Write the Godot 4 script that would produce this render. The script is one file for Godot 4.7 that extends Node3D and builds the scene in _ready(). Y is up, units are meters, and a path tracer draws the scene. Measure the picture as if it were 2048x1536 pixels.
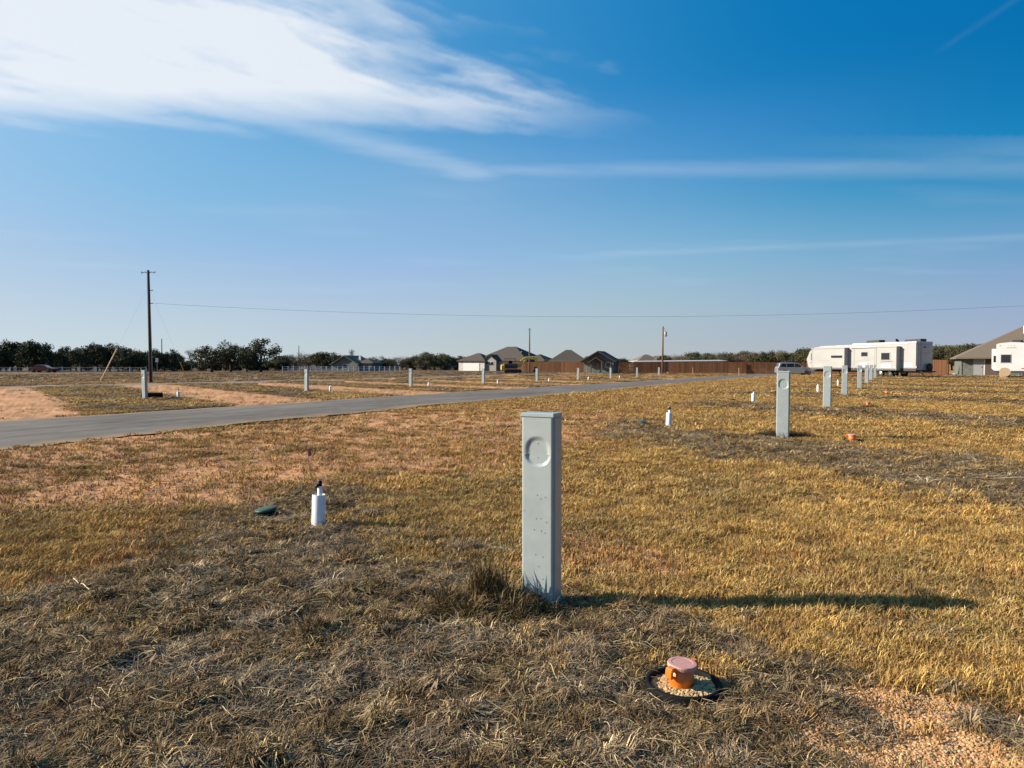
extends Node3D
# A dry field of trailer sites seen at standing height. x runs across, y up, and "d" is the distance ahead (z = -d).

const EYE := 1.51
var rng := RandomNumberGenerator.new()
var noise_big := FastNoiseLite.new()
var noise_mid := FastNoiseLite.new()
var noise_fine := FastNoiseLite.new()
var noise_streak := FastNoiseLite.new()
var taken := {}
var mats := {}
var tex := {}

func _ready() -> void:
	rng.seed = 7
	set_noise(noise_big, 11, 0.22, 3)
	set_noise(noise_mid, 23, 1.1, 3)
	set_noise(noise_fine, 37, 9.0, 2)
	set_noise(noise_streak, 51, 1.0, 5)
	set_camera()
	set_sky()
	set_sun()
	make_textures()
	make_materials()
	build_ground()
	build_road()
	build_hill()
	print("ground ", Time.get_ticks_msec())
	build_grass()
	print("grass ", Time.get_ticks_msec())
	build_pedestals()
	build_hookups()
	build_poles()
	build_fences()
	build_buildings()
	build_trailers()
	build_vehicles()
	build_trees()
	build_small_things()
	print("done ", Time.get_ticks_msec())

# ------------------------------------------------------------------ camera, sky, sun
func set_camera() -> void:
	var cam := Camera3D.new()
	cam.name = "camera"
	cam.fov = 54.87
	cam.near = 0.05
	cam.far = 6000.0
	add_child(cam)
	cam.position = Vector3(0, EYE, 0)
	cam.rotation_degrees = Vector3(-1.70, 0, 0)
	cam.current = true

const EXPOSURE := 2.1
var sky_rows := []
var sky_lut := PackedVector3Array()
const SKY_W := 3072
const SKY_H := 1536
var sun_dir := Vector3(-0.912, 0.4106, 0.0)   # towards the sun

func set_sky() -> void:
	sky_rows.resize(SKY_H / 2)
	air_table()
	var job := WorkerThreadPool.add_group_task(sky_row, SKY_H / 2)
	WorkerThreadPool.wait_for_group_task_completion(job)
	var low := PackedFloat32Array()
	low.resize(SKY_W * 3 * SKY_H / 2)
	for i in low.size() / 3:
		low[i * 3] = 0.22; low[i * 3 + 1] = 0.17; low[i * 3 + 2] = 0.11
	var bytes := PackedByteArray()
	for r in SKY_H / 2:
		bytes.append_array(sky_rows[r])
	bytes.append_array(low.to_byte_array())
	sky_rows.clear()
	var im := Image.create_from_data(SKY_W, SKY_H, false, Image.FORMAT_RGBF, bytes)
	var pan := PanoramaSkyMaterial.new()
	pan.panorama = ImageTexture.create_from_image(im)
	var env := Environment.new()
	env.background_mode = Environment.BG_SKY
	env.sky = Sky.new()
	env.sky.sky_material = pan
	env.tonemap_mode = Environment.TONE_MAPPER_LINEAR
	env.tonemap_exposure = EXPOSURE
	env.sdfgi_enabled = true
	env.ssao_enabled = true
	env.ssil_enabled = true
	var world := WorldEnvironment.new()
	world.name = "world"
	world.environment = env
	add_child(world)

# colour of the clear air: rows by height above the horizon, columns by angle from the sun
const SKY_UP := [0.0, 4.0, 8.0, 12.0, 16.0, 20.0, 25.0, 40.0, 90.0]
const SKY_OFF := [0.0, 30.0, 50.0, 65.0, 80.0, 95.0, 110.0, 130.0, 180.0]
const SKY_R := [[0.843, 0.725, 0.659, 0.617, 0.566, 0.506, 0.451, 0.414, 0.379], [0.843, 0.656, 0.540, 0.475, 0.439, 0.408, 0.334, 0.269, 0.199], [0.849, 0.593, 0.427, 0.321, 0.303, 0.270, 0.178, 0.122, 0.066], [0.863, 0.545, 0.339, 0.212, 0.243, 0.129, 0.020, 0.010, 0.002], [0.876, 0.516, 0.295, 0.175, 0.124, 0.061, 0.003, 0.002, 0.002], [0.880, 0.492, 0.266, 0.140, 0.054, 0.007, 0.002, 0.002, 0.002], [0.844, 0.451, 0.242, 0.122, 0.034, 0.002, 0.002, 0.002, 0.017], [0.616, 0.349, 0.189, 0.100, 0.031, 0.002, 0.002, 0.017, 0.057], [0.002, 0.002, 0.002, 0.010, 0.017, 0.027, 0.046, 0.082, 0.177]]
const SKY_G := [[0.875, 0.788, 0.741, 0.702, 0.632, 0.539, 0.475, 0.466, 0.460], [0.888, 0.753, 0.667, 0.614, 0.568, 0.549, 0.467, 0.383, 0.278], [0.903, 0.722, 0.603, 0.525, 0.487, 0.492, 0.412, 0.301, 0.152], [0.921, 0.703, 0.566, 0.489, 0.453, 0.378, 0.279, 0.217, 0.104], [0.938, 0.694, 0.540, 0.444, 0.365, 0.284, 0.203, 0.168, 0.115], [0.946, 0.682, 0.516, 0.401, 0.294, 0.207, 0.161, 0.154, 0.152], [0.928, 0.659, 0.495, 0.376, 0.264, 0.182, 0.154, 0.159, 0.180], [0.809, 0.589, 0.444, 0.342, 0.242, 0.174, 0.150, 0.154, 0.181], [0.421, 0.328, 0.263, 0.214, 0.172, 0.145, 0.137, 0.142, 0.167]]
const SKY_B := [[0.904, 0.828, 0.768, 0.705, 0.620, 0.537, 0.522, 0.557, 0.576], [0.941, 0.852, 0.793, 0.756, 0.725, 0.622, 0.619, 0.639, 0.574], [0.976, 0.877, 0.812, 0.772, 0.783, 0.694, 0.621, 0.611, 0.547], [1.003, 0.899, 0.830, 0.759, 0.696, 0.641, 0.546, 0.521, 0.504], [1.018, 0.903, 0.821, 0.741, 0.667, 0.623, 0.482, 0.454, 0.471], [1.018, 0.896, 0.805, 0.717, 0.611, 0.510, 0.426, 0.426, 0.459], [1.004, 0.884, 0.792, 0.699, 0.580, 0.473, 0.425, 0.426, 0.446], [0.960, 0.846, 0.755, 0.670, 0.555, 0.462, 0.418, 0.397, 0.374], [0.830, 0.702, 0.613, 0.542, 0.470, 0.407, 0.357, 0.293, 0.132]]

func air_table() -> void:
	# the table above, filled in at every degree and smoothed
	var n := 91 * 181
	var t := PackedVector3Array()
	t.resize(n)
	for e in 91:
		for g in 181:
			var i := 0
			while i < SKY_UP.size() - 2 and e > SKY_UP[i + 1]: i += 1
			var j := 0
			while j < SKY_OFF.size() - 2 and g > SKY_OFF[j + 1]: j += 1
			var a: float = (e - SKY_UP[i]) / (SKY_UP[i + 1] - SKY_UP[i])
			var b: float = (g - SKY_OFF[j]) / (SKY_OFF[j + 1] - SKY_OFF[j])
			var c := Vector3.ZERO
			var k := 0
			for ramp in [SKY_R, SKY_G, SKY_B]:
				c[k] = lerpf(lerpf(ramp[i][j], ramp[i][j + 1], b), lerpf(ramp[i + 1][j], ramp[i + 1][j + 1], b), a)
				k += 1
			t[e * 181 + g] = c
	for turn in 3:
		var u := t.duplicate()
		for e in 91:
			for g in 181:
				var c := Vector3.ZERO
				for q in [-4, -2, 0, 2, 4]:
					c += u[e * 181 + clampi(g + q, 0, 180)] * 0.15 + u[clampi(e + q / 2, 0, 90) * 181 + g] * 0.05
				t[e * 181 + g] = c
	sky_lut = t

func sky_row(r: int) -> void:
	var out := PackedFloat32Array()
	out.resize(SKY_W * 3)
	var el := PI * (0.5 - (r + 0.5) / SKY_H)
	var sy := sin(el)
	var cy := cos(el)
	var e := rad_to_deg(el)
	var e0 := mini(int(e), 89)
	var fe := e - e0
	for i in SKY_W:
		var az := TAU * (i + 0.5) / SKY_W
		var x := sin(az) * cy
		var f := cos(az) * cy
		var gam := rad_to_deg(acos(clampf(x * sun_dir.x + sy * sun_dir.y - f * sun_dir.z, -1.0, 1.0)))
		var g0 := mini(int(gam), 179)
		var at := e0 * 181 + g0
		var c := sky_lut[at].lerp(sky_lut[at + 1], gam - g0).lerp(sky_lut[at + 181].lerp(sky_lut[at + 182], gam - g0), fe)
		var cr := c.x
		var cg := c.y
		var cb := c.z
		var glow := exp(-gam / 9.0) * 0.5
		cr += glow; cg += glow; cb += glow * 0.9
		if sy > 0.02:
			var k := cloud(x / sy, f / sy)
			cr = lerpf(cr, 0.86, k)
			cg = lerpf(cg, 0.90, k)
			cb = lerpf(cb, 0.955, k)
		out[i * 3] = cr / EXPOSURE
		out[i * 3 + 1] = cg / EXPOSURE
		out[i * 3 + 2] = cb / EXPOSURE
	sky_rows[r] = out.to_byte_array()

func streak(x: float, z: float, s: float, turn: float, along: float) -> float:
	var c := cos(turn)
	var n := sin(turn)
	return noise_streak.get_noise_2d((x * c + z * n) * s / along, (-x * n + z * c) * s + 40.0)

func near_line(p: Vector2, a: Vector2, b: Vector2) -> Vector2:
	# distance from the line a-b and how far along it
	var ab := b - a
	var t := (p - a).dot(ab) / ab.length_squared()
	return Vector2(p.distance_to(a + ab * clampf(t, 0.0, 1.0)), t)

func cloud(x: float, z: float) -> float:
	# high thin ice cloud on a flat layer; x and z are places on that layer
	var p := Vector2(x, z)
	var k := 0.0
	# the big sheet
	if z > 0.1 and z < 3.7 and x > -7.0 and x < 1.3:
		var warp := streak(x, z, 0.8, 0.55, 1.5)
		var fine := streak(x, z, 3.0, 0.65, 2.6)
		var hair := streak(x + 9.0, z + 0.3 * fine, 10.0, 0.75, 4.0)
		var s := (p - Vector2(0.50, 3.14)).dot(Vector2(-0.80, 0.60))
		var edge := smoothstep(-0.12, 0.55, s + warp * 0.30 + fine * 0.26 + hair * 0.07)
		var low := smoothstep(3.34, 2.70, z + warp * 0.12 + fine * 0.22 + hair * 0.08 - 0.03 * x)
		var back := smoothstep(0.3, 1.5, z + warp * 0.6) * smoothstep(-7.0, -4.0, x + warp)
		k = edge * low * back
		k = clampf(k * (0.98 + 0.45 * warp + 0.38 * fine + 0.26 * hair), 0.0, 1.0)
		k = 0.90 * pow(k, 0.95)
	var soft := 0.5 + 0.5 * streak(x, z, 2.0, 0.1, 2.0)
	var lint := 0.5 + 0.5 * streak(x, z + 5.0, 6.0, 0.2, 3.0)
	# old spread trails
	var t := near_line(p, Vector2(-1.05, 2.95), Vector2(-0.20, 3.95))
	k = maxf(k, 0.28 * smoothstep(0.24, 0.0, t.x + 0.10 * (lint - 0.5)) * (0.35 + 0.8 * soft))
	if x > -0.8 and z > 3.3 and z < 4.7:
		var wide := 0.10 + 0.04 * maxf(x, 0.0)
		var q := absf(z - 3.93 + 0.03 * x + 0.06 * soft + 0.08 * (lint - 0.5))
		k = maxf(k, 0.17 * smoothstep(wide * 1.9, 0.0, q) * smoothstep(-0.8, 0.0, x) * (0.35 + 0.5 * soft + 0.3 * lint))
		k = maxf(k, 0.12 * smoothstep(0.6, 0.0, absf(z - 3.55)) * smoothstep(1.0, 2.4, x) * soft)
	t = near_line(p, Vector2(0.9, 6.9), Vector2(5.6, 5.5))
	k = maxf(k, 0.14 * smoothstep(0.30, 0.0, t.x) * (0.2 + 0.9 * soft))
	t = near_line(p, Vector2(1.37, 2.46), Vector2(1.40, 1.9))
	k = maxf(k, 0.03 * smoothstep(0.022, 0.0, t.x + 0.02 * (lint - 0.5)) * (0.1 + 1.1 * lint) * smoothstep(1.0, 0.75, t.y) * smoothstep(0.0, 0.2, t.y))
	# faint veils
	if x < 6.0 and x > -9.0 and z > 1.5 and z < 14.0:
		var veil := streak(x, z, 0.55, 0.15, 2.0)
		k = maxf(k, 0.05 * smoothstep(0.10, 0.6, veil) * smoothstep(3.0, 5.0, z) * smoothstep(14.0, 9.0, z))
	return k

func set_sun() -> void:
	var sun := DirectionalLight3D.new()
	sun.name = "sun"
	sun.light_energy = 1.6
	sun.light_color = Color(1.0, 0.95, 0.88)
	sun.light_angular_distance = 0.53
	sun.shadow_enabled = true
	add_child(sun)
	sun.look_at_from_position(sun_dir * 50.0, Vector3.ZERO, Vector3.UP)

# ------------------------------------------------------------------ small tools
func set_noise(n: FastNoiseLite, s: int, f: float, o: int) -> void:
	n.noise_type = FastNoiseLite.TYPE_SIMPLEX_SMOOTH
	n.seed = s
	n.frequency = f
	n.fractal_octaves = o

func lin(r: float, g: float, b: float, a := 1.0) -> Color:
	return Color(r, g, b, a).linear_to_srgb()

func across(column: float, d: float) -> float:
	# metres across for a place in the photograph at distance d
	return (column - 1024.0) / 1480.0 * d

func piecewise(xs: Array, ys: Array, t: float) -> float:
	if t <= xs[0]:
		return ys[0]
	for i in range(1, xs.size()):
		if t <= xs[i]:
			return lerpf(ys[i - 1], ys[i], smoothstep(0.0, 1.0, (t - xs[i - 1]) / (xs[i] - xs[i - 1])) * 0.5 + 0.5 * (t - xs[i - 1]) / (xs[i] - xs[i - 1]))
	return ys[-1]

const DR := [0.0, 5.0, 13.0, 22.0, 45.0, 70.0, 92.0, 130.0, 190.0]
const HR := [1.52, 1.515, 1.375, 1.335, 1.40, 1.46, 1.66, 2.15, 2.3]
const DL := [0.0, 12.0, 31.0, 48.0, 66.0, 100.0, 150.0, 190.0]
const HL := [1.52, 1.52, 1.56, 1.64, 1.78, 1.93, 1.95, 2.25]

func gy(x: float, d: float) -> float:
	# height of the ground
	var v := -0.89 * x + 0.456 * d
	var t := smoothstep(4.0, 26.0, v)
	if d < 0.0:
		return EYE - 1.52
	return EYE - lerpf(piecewise(DR, HR, d), piecewise(DL, HL, d), t)

func on(x: float, d: float, up := 0.0) -> Vector3:
	return Vector3(x, gy(x, d) + up, -d)

func numbered(called: String) -> String:
	var k: int = taken.get(called, -1) + 1
	taken[called] = k
	return called if k == 0 else "%s_%03d" % [called, k]

func thing(called: String, label: String, category: String, at := Vector3.ZERO, turn := 0.0, group := "") -> Node3D:
	var o := Node3D.new()
	o.name = numbered(called)
	add_child(o)
	o.position = at
	o.rotation.y = turn
	tag(o, label, category, group)
	return o

func tag(o: Node, label: String, category: String, group := "", kind := "") -> void:
	if label: o.set_meta("label", label)
	if category: o.set_meta("category", category)
	if group: o.set_meta("group", group)
	if kind: o.set_meta("kind", kind)

func start() -> SurfaceTool:
	var st := SurfaceTool.new()
	st.begin(Mesh.PRIMITIVE_TRIANGLES)
	st.set_smooth_group(-1)
	return st

func finish(st: SurfaceTool) -> ArrayMesh:
	st.generate_normals()
	return st.commit()

func part(called: String, shape, m: Material, parent: Node) -> MeshInstance3D:
	var o := MeshInstance3D.new()
	o.mesh = finish(shape) if shape is SurfaceTool else shape
	o.material_override = m
	if parent == self:
		o.name = numbered(called)
		add_child(o)
	else:
		o.name = called
		parent.add_child(o, true)
	return o

func copy(root: Node3D, label: String) -> Node3D:
	var base := String(root.name)
	var c: Node3D = root.duplicate()
	c.name = numbered(base)
	add_child(c)
	c.set_meta("label", label)
	return c

func tri(st: SurfaceTool, a: Vector3, b: Vector3, c: Vector3) -> void:
	# a, b, c run counter-clockwise seen from outside
	st.add_vertex(a); st.add_vertex(c); st.add_vertex(b)

func quad(st: SurfaceTool, a: Vector3, b: Vector3, c: Vector3, d: Vector3) -> void:
	tri(st, a, b, c)
	tri(st, a, c, d)

func out_tri(st: SurfaceTool, a: Vector3, b: Vector3, c: Vector3, mid: Vector3) -> void:
	if (b - a).cross(c - a).dot(a + b + c - 3.0 * mid) < 0.0:
		tri(st, a, c, b)
	else:
		tri(st, a, b, c)

func out_quad(st: SurfaceTool, a: Vector3, b: Vector3, c: Vector3, d: Vector3, mid: Vector3) -> void:
	out_tri(st, a, b, c, mid)
	out_tri(st, a, c, d, mid)

func box_in(st: SurfaceTool, xf: Transform3D, size: Vector3, bev := 0.0) -> void:
	var h := size * 0.5
	var mid := xf.origin
	if bev <= 0.0:
		var c := []
		for i in 8:
			c.append(xf * Vector3(h.x if i & 1 else -h.x, h.y if i & 2 else -h.y, h.z if i & 4 else -h.z))
		for f in [[0, 1, 3, 2], [4, 5, 7, 6], [0, 1, 5, 4], [2, 3, 7, 6], [0, 2, 6, 4], [1, 3, 7, 5]]:
			out_quad(st, c[f[0]], c[f[1]], c[f[2]], c[f[3]], mid)
		return
	bev = minf(bev, minf(h.x, minf(h.y, h.z)) * 0.95)
	var p := []   # p[axis][corner]: the corner kept out on that axis, drawn in on the others
	for axis in 3:
		var row := []
		for i in 8:
			var q := Vector3(h.x if i & 1 else -h.x, h.y if i & 2 else -h.y, h.z if i & 4 else -h.z)
			for other in 3:
				if other != axis:
					q[other] -= signf(q[other]) * bev
			row.append(xf * q)
		p.append(row)
	for axis in 3:
		var bit := 1 << axis
		var o1 := 1 << ((axis + 1) % 3)
		var o2 := 1 << ((axis + 2) % 3)
		for s in [0, bit]:
			out_quad(st, p[axis][s], p[axis][s | o1], p[axis][s | o1 | o2], p[axis][s | o2], mid)
	for e in 3:   # edges along axis e
		var a1 := (e + 1) % 3
		var a2 := (e + 2) % 3
		for s1 in [0, 1 << a1]:
			for s2 in [0, 1 << a2]:
				var c0: int = s1 | s2
				var c1: int = c0 | (1 << e)
				out_quad(st, p[a1][c0], p[a1][c1], p[a2][c1], p[a2][c0], mid)
	for i in 8:
		out_tri(st, p[0][i], p[1][i], p[2][i], mid)

func box(st: SurfaceTool, c: Vector3, size: Vector3, bev := 0.0, turn := Vector3.ZERO) -> void:
	box_in(st, Transform3D(Basis.from_euler(turn), c), size, bev)

func boxpart(called: String, c: Vector3, size: Vector3, m: Material, parent: Node, bev := 0.0, turn := Vector3.ZERO) -> MeshInstance3D:
	var st := start()
	box(st, c, size, bev, turn)
	return part(called, st, m, parent)

func tube(st: SurfaceTool, pts: Array, radii: Array, sides := 8, capped := true) -> void:
	var rings := []
	var prev := Vector3.ZERO
	for i in pts.size():
		var dir: Vector3 = (pts[mini(i + 1, pts.size() - 1)] - pts[maxi(i - 1, 0)]).normalized()
		var side := dir.cross(Vector3.UP if absf(dir.y) < 0.9 else Vector3.RIGHT).normalized()
		if prev != Vector3.ZERO:
			side = (prev - dir * prev.dot(dir)).normalized()
		prev = side
		var other := dir.cross(side)
		var ring := []
		for k in sides:
			var a := TAU * k / sides
			ring.append(pts[i] + (side * cos(a) + other * sin(a)) * radii[i])
		rings.append(ring)
	for i in pts.size() - 1:
		for k in sides:
			var n := (k + 1) % sides
			quad(st, rings[i][k], rings[i][n], rings[i + 1][n], rings[i + 1][k])
	if capped:
		for k in sides:
			var n := (k + 1) % sides
			tri(st, pts[0], rings[0][n], rings[0][k])
			tri(st, pts[-1], rings[-1][k], rings[-1][n])

func lathe(st: SurfaceTool, xf: Transform3D, prof: Array, sides := 24) -> void:
	# prof: Vector2(radius, height) from the bottom outside upwards
	for i in prof.size() - 1:
		for k in sides:
			var a := TAU * k / sides
			var b := TAU * (k + 1) / sides
			var p: Vector2 = prof[i]
			var q: Vector2 = prof[i + 1]
			var va := xf * Vector3(p.x * cos(a), p.y, p.x * sin(a))
			var vb := xf * Vector3(p.x * cos(b), p.y, p.x * sin(b))
			var vc := xf * Vector3(q.x * cos(b), q.y, q.x * sin(b))
			var vd := xf * Vector3(q.x * cos(a), q.y, q.x * sin(a))
			if p.x > 1e-5: tri(st, va, vc, vb)
			if q.x > 1e-5: tri(st, va, vd, vc)

func prism(st: SurfaceTool, pts: PackedVector2Array, xf: Transform3D, z0: float, z1: float) -> void:
	# a polygon in x and y pushed from z0 to z1
	if Geometry2D.is_polygon_clockwise(pts):
		pts = pts.duplicate()
		pts.reverse()
	var idx := Geometry2D.triangulate_polygon(pts)
	for i in range(0, idx.size(), 3):
		var a := pts[idx[i]]
		var b := pts[idx[i + 1]]
		var c := pts[idx[i + 2]]
		if (b - a).cross(c - a) < 0.0:
			var s := b
			b = c
			c = s
		tri(st, xf * Vector3(a.x, a.y, z1), xf * Vector3(b.x, b.y, z1), xf * Vector3(c.x, c.y, z1))
		tri(st, xf * Vector3(a.x, a.y, z0), xf * Vector3(c.x, c.y, z0), xf * Vector3(b.x, b.y, z0))
	for i in pts.size():
		var a := pts[i]
		var b := pts[(i + 1) % pts.size()]
		quad(st, xf * Vector3(a.x, a.y, z0), xf * Vector3(b.x, b.y, z0), xf * Vector3(b.x, b.y, z1), xf * Vector3(a.x, a.y, z1))

func slab(st: SurfaceTool, a: Vector3, b: Vector3, c: Vector3, d: Vector3, thick: float) -> void:
	# a roof plane with thickness below it; a, b, c, d run round it
	var mid := (a + b + c + d) / 4.0 + Vector3.DOWN * thick * 0.5
	var t := Vector3.DOWN * thick
	out_quad(st, a, b, c, d, mid)
	out_quad(st, a + t, b + t, c + t, d + t, mid)
	for e in [[a, b], [b, c], [c, d], [d, a]]:
		if e[0].distance_to(e[1]) > 0.001:
			out_quad(st, e[0], e[1], e[1] + t, e[0] + t, mid)

# ------------------------------------------------------------------ textures and materials
func noise_texture(called: String, size: int, freq: float, octaves: int, lo: float, hi: float, sx := 1.0, kind := FastNoiseLite.TYPE_SIMPLEX_SMOOTH) -> void:
	var n := FastNoiseLite.new()
	n.noise_type = kind
	n.seed = called.hash() % 1000
	n.frequency = freq
	n.fractal_octaves = octaves
	var im := n.get_seamless_image(size, size)
	im.convert(Image.FORMAT_L8)
	var data := im.get_data()
	for i in data.size():
		data[i] = int(255.0 * lerpf(lo, hi, data[i] / 255.0))
	im = Image.create_from_data(size, size, false, Image.FORMAT_L8, data)
	if sx != 1.0:
		im.resize(int(size * sx), size)
		im.resize(size, size)
	im.convert(Image.FORMAT_RGB8)
	tex[called] = ImageTexture.create_from_image(im)

func make_textures() -> void:
	noise_texture("mottle", 256, 0.02, 4, 0.72, 1.0)
	noise_texture("grit", 512, 0.12, 4, 0.55, 1.0)
	noise_texture("grime", 256, 0.015, 5, 0.93, 1.0)
	noise_texture("shingle", 256, 0.09, 3, 0.60, 1.0)
	noise_texture("wood", 256, 0.05, 4, 0.60, 1.0)
	noise_texture("height", 256, 0.06, 4, 0.0, 1.0)

func mat(called: String, c: Color, rough := 0.8, metal := 0.0, texture := "", scale := 1.0, bump := 0.0) -> StandardMaterial3D:
	var m := StandardMaterial3D.new()
	m.resource_name = called
	m.albedo_color = c
	m.roughness = rough
	m.metallic = metal
	if texture:
		m.albedo_texture = tex[texture]
		m.uv1_triplanar = true
		m.uv1_world_triplanar = true
		m.uv1_scale = Vector3.ONE * scale
	if bump > 0.0:
		m.heightmap_enabled = true
		m.heightmap_texture = tex["height"]
		m.heightmap_scale = bump
		m.uv1_triplanar = true
		m.uv1_scale = Vector3.ONE * scale
	mats[called] = m
	return m

func tinted(called: String, rough := 0.95, back := 0.0) -> StandardMaterial3D:
	var m := mat(called, Color.WHITE, rough)
	m.vertex_color_use_as_albedo = true
	m.cull_mode = BaseMaterial3D.CULL_DISABLED
	m.metallic_specular = 0.25
	if back > 0.0:
		m.backlight_enabled = true
		m.backlight = Color(back, back, back)
	return m

func make_materials() -> void:
	tinted("ground")
	tinted("blade", 0.85, 0.12)
	tinted("leaf", 0.7, 0.12)
	tinted("stone", 0.9)
	tinted("road", 0.92)
	mat("pedestal", lin(0.305, 0.345, 0.338), 0.27, 0.0, "grime", 1.6)
	mat("pedestal_cap", lin(0.31, 0.36, 0.355), 0.34, 0.0, "grime", 1.6)
	mat("hole", lin(0.020, 0.020, 0.020), 0.9)
	mat("steel", lin(0.344, 0.353, 0.361), 0.4, 0.9)
	mat("pvc", lin(0.656, 0.648, 0.640), 0.38, 0.0, "grime", 4.0)
	mat("black_plastic", lin(0.012, 0.012, 0.013), 0.75, 0.0, "mottle", 3.0)
	mats["black_plastic"].metallic_specular = 0.2
	mat("gravel_fill", lin(0.30, 0.21, 0.11), 0.95, 0.0, "grit", 6.0)
	mat("green_plastic", lin(0.025, 0.070, 0.041), 0.5, 0.0, "mottle", 3.0)
	mat("orange_plastic", lin(0.72, 0.165, 0.015), 0.42, 0.0, "grime", 5.0)
	mat("faded_orange", lin(0.492, 0.246, 0.205), 0.6, 0.0, "grime", 6.0)
	mat("concrete", lin(0.369, 0.344, 0.303), 0.9, 0.0, "mottle", 0.8)
	mat("dark_wood", lin(0.049, 0.033, 0.025), 0.9, 0.0, "wood", 0.6)
	mat("pole_wood", lin(0.213, 0.139, 0.082), 0.9, 0.0, "wood", 0.6)
	mat("wire", lin(0.030, 0.035, 0.040), 0.6)
	mat("yellow", lin(0.615, 0.377, 0.025), 0.5, 0.0, "grime", 1.0)
	mat("guard_tan", lin(0.492, 0.361, 0.230), 0.6)
	mat("white_paint", lin(0.640, 0.640, 0.631), 0.55, 0.0, "grime", 0.5)
	mat("camper_white", lin(0.50, 0.50, 0.49), 0.35, 0.0, "grime", 0.2)
	mat("trailer_white", lin(0.315, 0.315, 0.30), 0.35, 0.0, "grime", 0.15)
	mat("trailer_grey", lin(0.262, 0.254, 0.254), 0.45)
	mat("trailer_stripe", lin(0.082, 0.082, 0.090), 0.4)
	mat("roof_white", lin(0.590, 0.590, 0.574), 0.6, 0.0, "mottle", 0.4)
	mat("glass_dark", lin(0.014, 0.014, 0.022), 0.08)
	mat("rubber", lin(0.018, 0.018, 0.018), 0.85)
	mat("chrome", lin(0.451, 0.451, 0.459), 0.25, 1.0)
	mat("chassis", lin(0.025, 0.025, 0.027), 0.7)
	var silver := mat("silver_paint", lin(0.295, 0.303, 0.316), 0.32, 0.6)
	silver.clearcoat_enabled = true
	silver.clearcoat = 0.7
	mat("red_paint", lin(0.131, 0.018, 0.018), 0.35)
	mat("white_car", lin(0.508, 0.508, 0.533), 0.35)
	mat("lamp_red", lin(0.246, 0.016, 0.016), 0.3)
	mat("lamp_clear", lin(0.451, 0.451, 0.451), 0.15)
	mat("stucco", lin(0.590, 0.541, 0.476), 0.9, 0.0, "mottle", 0.4)
	mat("stone_wall", lin(0.426, 0.385, 0.328), 0.95, 0.0, "grit", 0.8)
	mat("shingles", lin(0.094, 0.072, 0.056), 0.95, 0.0, "shingle", 1.2)
	mat("shingles_tan", lin(0.213, 0.160, 0.111), 0.95, 0.0, "shingle", 1.4)
	mat("siding", lin(0.150, 0.160, 0.132), 0.8, 0.0, "mottle", 0.5)
	mat("fascia", lin(0.082, 0.057, 0.041), 0.8)
	mat("pale_trim", lin(0.558, 0.549, 0.517), 0.7)
	mat("pale_roof", lin(0.508, 0.492, 0.459), 0.55, 0.1, "mottle", 0.3)
	mat("bark", lin(0.070, 0.057, 0.048), 0.95, 0.0, "wood", 1.0)
	mat("reel_wood", lin(0.492, 0.344, 0.197), 0.85, 0.0, "wood", 1.6)
	mat("flag_purple", lin(0.246, 0.049, 0.090), 0.6)
	mat("speck", lin(0.045, 0.037, 0.029), 0.95)
	tinted("board", 0.9)
	tinted("far_hill", 0.95)
# ------------------------------------------------------------------ the ground
func lanes(x: float, d: float) -> Vector3:
	# u along the road, v away from the camera's row to the far row, a along the rows of sites
	return Vector3(0.456 * x + 0.89 * d, -0.89 * x + 0.456 * d, (x * 0.82 + d * 0.57) / 0.881)

const ROAD_NEAR := 13.2
const ROAD_FAR := 19.9

func road_edge(u: float, which: float) -> float:
	return which + 0.50 * noise_big.get_noise_2d(u * 0.5, which * 9.0) + 0.30 * noise_mid.get_noise_2d(u, which)

func blob(x: float, d: float, cx: float, cd: float, rx: float, rd: float) -> float:
	var q := Vector2((x - cx) / rx, (d - cd) / rd).length()
	return smoothstep(1.25, 0.75, q)

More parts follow.
